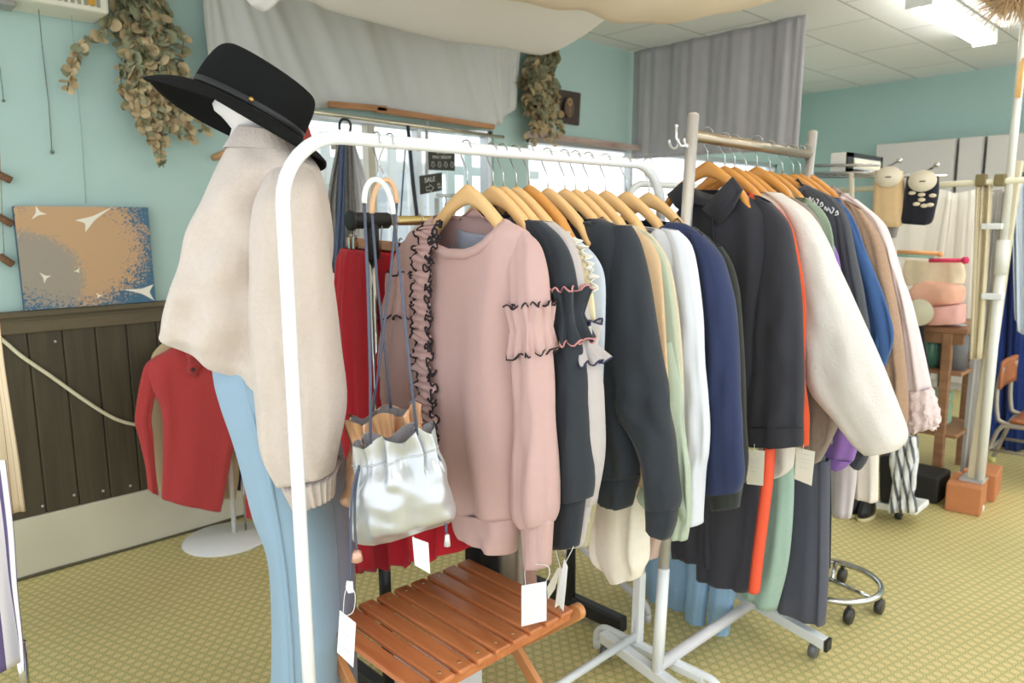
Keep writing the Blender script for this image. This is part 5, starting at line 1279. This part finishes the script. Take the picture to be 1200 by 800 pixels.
# chalk signs
blkb = solid('chalkboard', (58, 58, 52), .8); chalk = solid('chalk', (206, 206, 198), .9)
def text(s, size, org, ux, uz, n, mat, parent, name, shear=0):
    cu = bpy.data.curves.new('lettering', 'FONT'); cu.body = s; cu.size = size; cu.extrude = .0006; cu.shear = shear; cu.align_x = 'CENTER'; cu.align_y = 'CENTER'
    to = bpy.data.objects.new('lettering', cu); COL.objects.link(to); dg = bpy.context.evaluated_depsgraph_get(); dg.update()
    me = bpy.data.meshes.new_from_object(to.evaluated_get(dg)); bpy.data.objects.remove(to)
    mat4 = Matrix((ux, uz, n)).transposed().to_4x4(); mat4.translation = V(org); me.transform(Matrix.Translation(-root_loc(parent)) @ mat4)
    me.materials.clear(); me.materials.append(mat); o = bpy.data.objects.new(name, me); COL.objects.link(o); o.parent = parent; return o
def sign(label, pl, quad):
    q = [pl(*a) for a in quad]; r = thing('chalkboard_sign', label, 'sign', (q[2]+q[3])/2)
    ux = ((q[1]-q[0])+(q[2]-q[3])).normalized(); n = V((0, -1, 0)); n = (n-ux*n.dot(ux)).normalized(); uz = n.cross(ux)
    MB().slab(q, n, .006).build('board', blkb, r, smooth=False); c = sum(q, V())/4+n*.001
    return r, c, ux, uz, n, (q[1]-q[0]).length, (q[0]-q[3]).length
def arrow(m, c, ux, uz, w, h, t, rot=0):
    ex = ux*cos(rot)+uz*sin(rot); ez = -ux*sin(rot)+uz*cos(rot)
    P = [(-.25, .5), (.25, .5), (.25, 0), (.5, 0), (0, -.5), (-.5, 0), (-.25, 0), (-.25, .5)]
    m.tube([c+ex*(x*w)+ez*(y*h) for x, y in P], t, 5)
r, c, ux, uz, n, w, h = sign('larger chalkboard sale sign with four down arrows hanging in the window', PY(3.1), [(502, 169), (533, 169), (533, 200), (503, 199)])
text('SALE', h*.26, c+uz*h*.22, ux, uz, n, chalk, r, 'lettering', .1); text('MAX 50%OFF', h*.17, c+uz*h*.0, ux, uz, n, chalk, r, 'lettering')
m = MB()
for k in range(4): arrow(m, c+ux*w*(-.36+.24*k)-uz*h*.3+n*.001, ux, uz, w*.15, h*.22, .0016)
m.build('arrow_mark', chalk, r)
r, c, ux, uz, n, w, h = sign('small tilted chalkboard sign reading SALE with a right arrow', PY(3.0), [(492, 206), (518, 202), (518, 223), (493, 228)])
text('SALE', h*.36, c+uz*h*.2-ux*w*.06, ux, uz, n, chalk, r, 'lettering', .2); m = MB(); arrow(m, c-uz*h*.25-ux*w*.1+n*.001, ux, uz, w*.26, w*.34, .002, pi/2); m.build('arrow_mark', chalk, r)
text('ALL', h*.15, c-uz*h*.12+ux*w*.33, ux, uz, n, chalk, r, 'lettering'); text('OFF', h*.15, c-uz*h*.3+ux*w*.33, ux, uz, n, chalk, r, 'lettering')
# small stand with wire arms in the window and two dark cords
r = thing('window_display_stand', 'small silver display stand with hooks behind the wooden hanger', 'stand', PY(2.9)(512, 300))
pw = PY(2.9); MB().tube([pw(512, 232), pw(512, 330)], .012, 10).build('post', alu, r); MB().tube([pw(512, 229), pw(533, 229)], .008, 8).build('arm', alu, r); MB().tube(cr([pw(522, 231), pw(523, 236), pw(521, 241)], 4), .003, 6).build('hook', blackp, r)
o = MB().tube([PY(3.28)(478, 148), PY(3.1)(484, 215), PY(3.1)(489, 256)], .010, 8).build('bag_strap', solid('dark_strap', (62, 64, 72), .7)); tag(o, 'dark strap hanging in front of the window left of the signs', 'strap')
o = MB().tube([PY(3.1)(475, 174), PY(3.1)(472, 215), PY(3.1)(469, 260)], .004, 8).build('hanging_rope', solid('dark_strap', (62, 64, 72), .7)); tag(o, 'thin dark cord hanging in front of the window', 'cord')
rt_ = thing('luggage_tag', 'small red leather tag hanging behind the hat', 'tag', PY(3.28)(357, 165)); pr_ = PY(3.28)
MB().slab([pr_(352, 149), pr_(362, 148), pr_(366, 160), pr_(360, 168), pr_(352, 164)], -Y_, .02).build('leather_tag', solid('red_leather', (178, 62, 54), .6), rt_, smooth=False, bevel=.003)
MB().tube(arc(pr_(354, 144), .018, 0, 2*pi, X_, Z_, 12), .003, 5).build('ring', chrome, rt_)
o = MB().tube([PY(3.44)(250, 185), PY(3.30)(270, 177)], .016, 10).build('wooden_peg', wood('peg_wood', (190, 140, 96), (210, 160, 116), (3, 3, 3), .6)); tag(o, 'small wooden peg sticking out beside the mannequin shoulder', 'peg')
# ================================================================== far right: end wall, cabinets, clothes line, table, chair
cw = solid('cabinet_grey', (206, 202, 196), .6)
py_ = lambda px, py, x=6.92: PX(x)(px, py)
edges = [py_(1025, 169).y, py_(1122, 162).y, py_(1155, 158).y, py_(1210, 154).y, 1.0-.35]
zt = 2.09
for i in range(4):
    ya, yb = edges[i+1]+.012, edges[i]-.012
    r = thing('tall_cabinet', ['pale grey tall cabinet, first from the teal wall corner', 'narrow pale grey tall cabinet in the middle', 'pale grey tall cabinet seen behind the white pole', 'pale grey tall cabinet at the right edge of the photo'][i], 'cabinet', (7.05, (ya+yb)/2, 0), 'pale grey cabinets along the end wall')
    MB().bb((6.95, ya, 0), (7.24, yb, zt)).build('carcass', cw, r, smooth=False, bevel=.004)
    d = MB().bb((6.925, ya+.004, .06), (6.948, yb-.004, zt-.005)).build('door', cw, r, smooth=False, bevel=.004)
    MB().bb((6.905, ya+.03, 1.0), (6.926, ya+.045, 1.15)).build('handle', alu, d, smooth=False, bevel=.003)
# white pole from floor to ceiling
base = V((4.06, .895, 0)); r = thing('tension_pole', 'white pole from floor to ceiling at the right', 'pole', base)
MB().tube([base, base+V((-.03, -.012, 1.30))], .021, 16).build('lower_tube', solid('white_pole', (232, 232, 226), .35), r)
MB().tube([base+V((-.03, -.012, 1.28)), base+V((-.09, -.03, 2.42))], .017, 16).build('upper_tube', solid('white_pole', (232, 232, 226), .35), r)
MB().tube([base+V((-.029, -.012, 1.16)), base+V((-.031, -.012, 1.32))], .027, 16).build('sleeve_joint', solid('white_pole', (232, 232, 226), .35), r)
for py in (265, 347):
    q = PX(4.02)(1163, py); MB().bb(q+V((-.03, -.045, -.014)), q+V((.02, .04, .014))).build('clamp', whitep, r, smooth=False, bevel=.004)
MB().lathe([(.03, 0), (.03, .02), (.022, .03)], base, 16).build('rubber_foot', whitep, r)
# beige pole on a brick, with clothes line
q = floor_at(1122, 590, 0); bq = V((4.02, .99, 0))
def brick(c, rz, label):
    ux, uy = V((cos(rz), sin(rz), 0)), V((-sin(rz), cos(rz), 0))
    o = MB().box(V(c)+Z_*.07, (.22, .15, .14), (ux, uy, Z_)).build('brick', solid('brick_orange', (198, 130, 86), .85, bump=.3, bscale=60, var=.1, vscale=20), smooth=False, bevel=.006); return tag(o, label, 'brick')
bf = floor_at(1124, 600)+V((.10, .0, 0)); brick(bf, .12, 'orange brick under the beige pole, nearer of the two'); bb_ = floor_at(1136, 584)+V((.12, -.02, 0)); brick(bb_, .1, 'orange brick behind the nearer brick')
r = thing('display_pole', 'beige square pole standing on an orange brick', 'pole', bf+Z_*.14)
MB().bar(bf+V((.02, -.02, .15)), bf+V((.02, -.075, 1.68)), .05, .04, X_).build('pole', solid('beige_pole', (214, 204, 178), .6), r, smooth=False, bevel=.004)
MB().bb(bf+V((-.04, -.07, .141)), bf+V((.08, .03, .152))).build('foot_plate', alu, r, smooth=False)
r = thing('clothes_line_rod', 'white horizontal rod beside the white pole holding the cream cloth', 'rod', (4.0, 1.0, 1.59))
MB().tube([V((4.0, 1.75, 1.575)), V((4.0, .3, 1.597))], .014, 12).build('rod', solid('cream_rod', (238, 232, 208), .5), r)
for px in (1150, 1172):
    q = PX(4.0)(px, 213); MB().bb(q+V((-.02, -.022, -.02)), q+V((.02, .022, .035))).build('peg_clip', solid('olive_clip', (130, 118, 80), .6), r, smooth=False, bevel=.006)
P = PX(4.0); crc = solid('cream_sheet', (248, 241, 230), .95, bump=.1)
drape('hanging_cloth', 'cream cloth hanging from the white rod behind the socks', PX(4.02), [(1040, 262), (1040, 320), (1044, 384)], [(1143, 222), (1142, 300), (1140, 384)], crc, 3, .02, 2) if False else None
def sheet(label, X, pts_t, pts_b, mat, seed, fold=.02, k=3):
    pl = PX(X); o = MB().grid(cloth_grid([pl(*a) for a in pts_t], [pl(*a) for a in pts_b], 60, 16, fold, k, (1, 0, 0), seed)).build('hanging_cloth', mat, solid=.004); return tag(o, label, 'cloth')
sheet('cream cloth hanging behind the socks and the pink pouch', 4.98, [(1045, 218), (1103, 222), (1120, 226), (1146, 221)], [(1045, 384), (1090, 388), (1138, 384)], crc, 3, .004)
sheet('narrow beige cloth clipped to the white rod beside the beige pole', 4.01, [(1143, 214), (1156, 216), (1163, 216)], [(1136, 420), (1144, 421), (1150, 420)], solid('beige_sheet', (220, 208, 178), .95), 4, .012, 2)
sheet('white cloth hanging between the two poles', 4.10, [(1164, 222), (1172, 222), (1180, 222)], [(1131, 548), (1140, 548), (1150, 545)], solid('white_sheet', (238, 236, 236), .95), 6, .012, 2)
o = MB().tube([PX(4.98)(1030, 217), PX(4.98)(1170, 217)], .006, 6).build('washing_line', solid('white_cord', (232, 230, 224), .6)); tag(o, 'thin white line carrying the cream cloth behind the socks', 'line')
# wire grid shelf with hooks and socks
wg = thing('wire_shelf', 'chrome wire shelf with hooks behind the end of the steel rail', 'shelf', (3.55, 1.4, 1.6))
P = PX(3.55); m = MB()
for a, b in (((955, 194), (1030, 193)), ((955, 203), (1036, 202)), ((955, 207), (1110, 206))): m.tube([P(*a), P(*b)], .007, 8)
for t in range(8):
    q = P(956+10*t, 203); m.tube([q, q+V((.28, 0, .0))], .004, 6)
m.build('wire_frame', chrome, wg)
m = MB()
for (x0, y0), (x1, y1) in (((1033, 199), (1054, 188)), ((1078, 205), (1098, 193))):
    a, b = PX(3.55)(x0, y0), PX(3.35)(x1, y1); m.tube([a, b], .005, 8).ball(b, .012, 10)
m.build('hook_arm', chrome, wg)
MB().tube([P(998, 203), P(998, 300), P(998, 420)], .012, 8).build('shelf_post', solid('cream_post', (220, 212, 190), .5), wg)
q0 = PX(3.56)(993, 178); q1 = PX(3.56)(993, 202); qr = PY(q0.y)(1034, 183); ql = PX(3.56)(973, 190)
xa, xb, ya, yb, za, zb = q0.x, qr.x, q0.y, ql.y, q1.z, q0.z
r = thing('storage_box', 'black framed storage box with cream label on the wire shelf', 'box', ((xa+xb)/2, (ya+yb)/2, za))
MB().bb((xa, ya, za), (xb, yb, zb)).build('box_body', solid('white_box_card', (226, 224, 218), .7), r, smooth=False, bevel=.004)
m = MB(); e = .02
for a, b in (((xa, za), (xb, za+e)), ((xa, zb-e), (xb, zb)), ((xa, za), (xa+.07, zb)), ((xb-e, za), (xb, zb))): m.bb((a[0], ya-.004, a[1]), (b[0], ya+.004, b[1]))
m.build('black_edging', solid('black_tape', (44, 46, 46), .6), r, smooth=False)
MB().bb((xa+.08, ya-.005, za+e+.008), (xb-e-.01, ya-.002, zb-e-.008)).build('label_card', solid('cream_label', (232, 226, 204), .8), r, smooth=False)
def sock(label, X, quad, foot, mat, tagc, dots=None):
    pl = PX(X); r = thing('sock_pair', label, 'socks', pl(*foot[0][:2]))
    shell(rings_of(pl, quad, .03, n=32, fold=.003, seed=3, sq=.7), closed_end=True).build('sock', mat, r)
    c = pl(*tagc, .04); ax = (Y_, Z_, X_*-1)
    MB().lathe([(.001, 0), (.055, 0), (.055, .003), (.001, .003)], c, 24, (Y_, Z_*.8, -X_)).build('paper_band', solid('paper_cream', (236, 226, 204), .8), r)
    m = MB()
    for k in range(3): m.bb(c+V((-.0045, -.012+.008*k, -.004)), c+V((-.0035, -.006+.008*k, .001)))
    m.build('printed_mark', solid('dark_ink', (60, 50, 46), .8), r, smooth=False)
    return r, pl
r, pl = sock('beige pair of socks on a hook of the wire shelf', 3.42, [(1026, 200, 1058, 200, .03), (1024, 222, 1060, 224), (1023, 248, 1060, 250), (1028, 258, 1057, 262), (1034, 266, 1054, 266, .02)], [(1040, 266)], fabric('sock_beige', (220, 190, 146), .4, 150), (1041, 207))
shell(rings_of(PX(3.46), [(1040, 262, 1055, 258, .02), (1038, 272, 1052, 270), (1044, 279, 1050, 278, .012)], .02, n=24, fold=0), True).build('sock_toe', fabric('sock_grey', (146, 142, 138)), r, label='grey toe')
r, pl = sock('black pair of socks with cream pattern beside the beige pair', 3.42, [(1063, 208, 1100, 206, .03), (1060, 226, 1100, 226), (1058, 244, 1096, 246), (1056, 256, 1092, 260, .025), (1058, 262, 1084, 264, .015)], [(1076, 264)], fabric('sock_black', (40, 40, 48), .3, 200), (1081, 212))
m = MB()
for x, y in ((1069, 226), (1080, 228), (1093, 229), (1074, 239), (1080, 234), (1090, 240), (1083, 241)):
    m.ball(pl(x, y, .03), .014, 10, (.35, 1.1, .6))
m.build('cream_pattern', solid('sock_cream', (230, 216, 190), .9), r)
# child table / low shelf with pink things
tb_w = wood('old_table_wood', (136, 96, 66), (164, 122, 88), (3, 3, 12), .5)
XT = 4.3; P = PX(XT)
tz = P(1088, 382).z; yA, yB = P(1084, 382).y, P(1084, 382).y-.45
r = thing('wooden_shelf', 'small brown wooden display shelf with folded pink items on top', 'shelf', (XT+.25, (yA+yB)/2, 0))
y0 = P(1135, 382).y; y1 = P(1040, 382).y
MB().bb((XT, y0, tz-.03), (XT+.5, y1, tz)).build('top_board', tb_w, r, smooth=False, bevel=.005)
MB().bb((XT+.02, y0+.02, tz-.09), (XT+.05, y1-.02, tz-.03)).build('apron', tb_w, r, smooth=False, bevel=.003)
yl = P(1101, 500).y
for x in (XT+.025, XT+.46):
    for y in (yl, y1-.03): MB().bar((x, y, tz-.03), (x, y, .0), .045, .045, X_).build('leg', tb_w, r, smooth=False, bevel=.003)
for z in (.28, .62): MB().bb((XT+.03, y0+.02, z-.02), (XT+.47, y1-.02, z)).build('shelf_board', tb_w, r, smooth=False, bevel=.003)
MB().bar((XT+.24, y0+.02, .03), (XT+.24, y0+.02, tz-.03), .03, .03, X_).build('glass_rail', solid('grey_rail', (170, 172, 172), .4), r, smooth=False)
# things on and in it
def pouch(label, X, secs, mat, th=.06, seed=1, cat='cushion', name='folded_fabric'):
    pl = PX(X); rs = rings_of(pl, secs, th, n=36, fold=.012, k=2, seed=seed, sq=.6); o = MB().grid(rs, True, True, True).build(name, mat); return tag(o, label, cat)
pkm = fabric('candy_pink', (236, 182, 172), .1); pk2 = fabric('peach_pink', (240, 186, 160), .1)
pouch('folded pale pink cloth lying on the wooden shelf', XT+.06, [(1084, 360, 1131, 356, .10), (1083, 370, 1131, 368, .12), (1086, 379, 1130, 378, .11)], pkm, .1, 3, 'cloth')
pouch('puffy pink pouch resting on the folded pink cloth', XT+.08, [(1072, 334, 1090, 328, .05), (1064, 344, 1126, 334, .09), (1066, 354, 1130, 346, .10), (1082, 360, 1128, 354, .08)], pk2, .1, 5, 'pouch', 'pouch')
pouch('cream and pink frilled doll dress above the pink pouch', XT+.10, [(1062, 304, 1128, 306, .03), (1058, 318, 1132, 320, .04), (1060, 334, 1130, 332, .05)], solid('cream_dress', (240, 222, 192), .9, var=.1, vscale=30), .04, 7, 'dress', 'doll_dress')
P = PX(XT+.02)
o = MB().tube([P(1089, 305), P(1128, 305)], .011, 8).ball(P(1131, 305), .02, 10).build('toy_hanger', solid('hot_pink', (236, 66, 110), .5)); tag(o, 'hot pink bar with round end above the pink pouch', 'hanger')
o = MB().tube([P(1052, 295), P(1100, 297)], .011, 8).ball(P(1102, 298), .015, 10).build('toy_hanger', solid('light_orange', (244, 178, 120), .5)); tag(o, 'light orange bar above the hot pink one', 'hanger')
o = MB().tube([P(1048, 299), P(1094, 301)], .007, 8).build('toy_hanger', solid('mint_bar', (156, 206, 190), .5)); tag(o, 'thin mint green bar under the light orange one', 'hanger')
P = PX(XT-.05)
r = thing('black_apron', 'black garment with a round cream label beside the shelf', 'garment', P(1076, 420))
shell(rings_of(P, [(1066, 352, 1082, 352, .02), (1066, 400, 1084, 400, .03), (1070, 440, 1090, 440, .03)], .03, n=28, fold=.004, seed=2)).build('body', fabric('apron_black', (38, 38, 42)), r)
MB().lathe([(.001, 0), (.07, 0), (.07, .004), (.001, .004)], P(1077, 366, .06), 24, (Y_, Z_, -X_)).build('round_label', solid('round_cream', (226, 222, 196), .8), r)
# jars and boxes inside the shelf
gj = solid('green_jar', (96, 150, 130), .2, spec=.6)
z2 = .62
for i, (px, lab, mt, rad, hgt) in enumerate(((1090, 'green glass jar inside the wooden shelf', gj, .06, .2), (1116, 'dark grey jar inside the wooden shelf beside the green one', solid('grey_jar', (110, 112, 116), .3), .07, .24))):
    y = PX(XT+.15)(px, 430).y; r = thing('jar', lab, 'jar', (XT+.15, y, z2))
    MB().lathe([(.001, 0), (rad, 0), (rad, hgt*.75), (rad*.7, hgt*.85), (rad*.7, hgt*.93)], (XT+.15, y, z2), 20).build('jar_body', mt, r); MB().lathe([(rad*.75, hgt*.9), (rad*.75, hgt), (.001, hgt)], (XT+.15, y, z2), 20).build('lid', alu, r)
y = PX(XT+.1)(1080, 520).y
for i, z in enumerate((.28, .345, .41)):
    o = MB().bb((XT+.08, y-.09, z), (XT+.3, y+.13, z+.062)).build('folded_towel', fabric('mint_towel', (150, 190, 158), .3), bevel=.015, smooth='auto'); tag(o, ['folded mint green towel, bottom one in the wooden shelf', 'folded mint green towel, middle one in the wooden shelf', 'folded mint green towel, top one in the wooden shelf'][i], 'towel', 'mint green towels in the wooden shelf')
y = PX(XT+.1)(1122, 470).y
o = MB().bb((XT+.1, y-.05, z2), (XT+.2, y+.04, z2+.07)).build('card_box', solid('card_white', (222, 220, 212), .7), smooth=False, bevel=.004) if False else None
p = floor_at(1083, 588); o = MB().bb((p.x, p.y-.06, 0), (p.x+.2, p.y+.1, .14)).build('black_crate', blackp, smooth=False, bevel=.012); tag(o, 'black crate on the floor under the wooden shelf', 'crate')
# school chair at the right edge
tubem = solid('chair_tube', (176, 168, 156), .4, .5); ply = wood('chair_ply', (158, 92, 50), (184, 114, 66), (3, 14, 3), .35)
P = PX(4.75); cx, cy = 5.0, .80
r = thing('school_chair', 'small wooden school chair with metal tube frame at the right edge', 'chair', (5.0, .74, 0))
# seat faces the right; the backrest is on the left (viewer's) side
yl = P(1172, 497).y; f0 = V((4.62, .99, 0)); W = .30
zs = .30
def tubep(pts, nm): MB().tube(cr(pts, 6), .0115, 10).build(nm, tubem, r)
for x in (4.66, 4.96):
    tubep([V((x, 1.04, .02)), V((x, .985, .2)), V((x, .955, zs-.02)), V((x, .90, zs)), V((x, .6, zs+.005))], 'rear_leg')
    tubep([V((x, .60, .02)), V((x, .62, .2)), V((x, .60, zs)), V((x, .6, zs+.003))], 'front_leg')
    tubep([V((x, .97, .62)), V((x, .985, .5)), V((x, .975, .36)), V((x, .945, .315)), V((x, .80, zs+.01)), V((x, .60, zs+.012))], 'back_upright')
    MB().tube([V((x, 1.00, .15)), V((x, .615, .16))], .009, 8).build('stretcher', tubem, r)
MB().tube([V((4.66, 1.0, .15)), V((4.96, 1.0, .15))], .009, 8).build('stretcher', tubem, r)
m = MB(); rows = []
for j in range(9):
    v = j/8; rows.append([V((4.64+.34*i/8, .55+.36*v, zs+.022+.012*v*v-.008*sin(pi*i/8))) for i in range(9)])
m.grid(rows).build('seat', ply, r, solid=.014)
rows = []
for j in range(7):
    v = j/6; rows.append([V((4.64+.34*i/8, .97+.012*sin(pi*i/8)+.0*v, .50+.15*v-.0*abs(i-4))) for i in range(9)])
MB().grid(rows).build('backrest', ply, r, solid=.014)
for x in (4.66, 4.96):
    for y in (1.04, .60): MB().lathe([(.014, 0), (.016, .004), (.015, .03), (.012, .032)], (x, y, 0), 12).build('foot_cap', solid('yellow_cap', (226, 216, 140), .6), r)
# blue cloth and pale garments behind the chair
sheet('royal blue cloth hanging behind the small school chair', 5.3, [(1164, 240), (1190, 238), (1260, 236)], [(1148, 530), (1180, 528), (1250, 530)], fabric('royal_blue', (40, 62, 126), .15), 9, .03, 4)
g = sheet('pale blue grey cloth hanging at the right edge in front of the blue cloth', 4.5, [(1186, 218), (1196, 214), (1230, 214)], [(1190, 372), (1198, 392), (1230, 392)], fabric('pale_blue_sheet', (206, 216, 228), .15), 10, .015, 3)
o = MB().bb(PX(5.6)(1186, 202), PX(5.9)(1230, 220)).build('dark_shelf_edge', solid('dark_grey_board', (84, 92, 100), .6), smooth=False, bevel=.004); tag(o, 'dark grey board behind the top of the white pole', 'board')
# straw brush hanging at the top right corner
P = PX(3.3); c = P(1196, -8); r = thing('pampas_grass', 'tan feathery dried pampas grass at the top right corner', 'dried plant', c)
rr = random.Random(4); m = MB(); strw = solid('straw', (208, 178, 140), .95, var=.15, vscale=60)
for k in range(1100):
    a = rr.uniform(pi*.55, pi*1.75); e = rr.uniform(.2, 1)*.15; z = rr.uniform(-.5, .5)
    b0 = c + V((rr.uniform(-.05, .05), rr.uniform(-.04, .04), rr.uniform(-.03, .06))); d = V((z*.12, -cos(a)*e, sin(a)*e*.8))
    m.tube([b0, b0+d*.55+V((0, 0, .008)), b0+d], [.0022, .0018, .0006], 4)
o = m.build('plume', strw, r); MB().tube([c, c+V((0, -.15, .3))], .006, 6).build('stem', strw, r)
o = MB().slab([PX(3.97)(1195, 70), PX(3.97)(1201, 66), PX(3.97)(1196, 114), PX(3.97)(1189, 114)], -X_, .012).build('wooden_plate', wood('tan_plate', (220, 176, 110), (236, 196, 130), (3, 3, 3), .6), smooth=False); tag(o, 'narrow tan wooden strip on the white pole near the top', 'strip')
# ================================================================== light
w = bpy.data.worlds.new('daylight'); S.world = w; w.use_nodes = True
bg = w.node_tree.nodes['Background']; bg.inputs['Color'].default_value = (.89, .95, 1, 1); bg.inputs['Strength'].default_value = 1.45
S.view_settings.view_transform = 'Standard'; S.view_settings.look = 'None'; S.view_settings.gamma = 1; S.view_settings.use_curve_mapping = False
S.view_settings.exposure = .54
S.cycles.use_denoising = True; S.cycles.max_bounces = 8; S.cycles.diffuse_bounces = 5; S.cycles.sample_clamp_indirect = 6; S.cycles.caustics_reflective = False
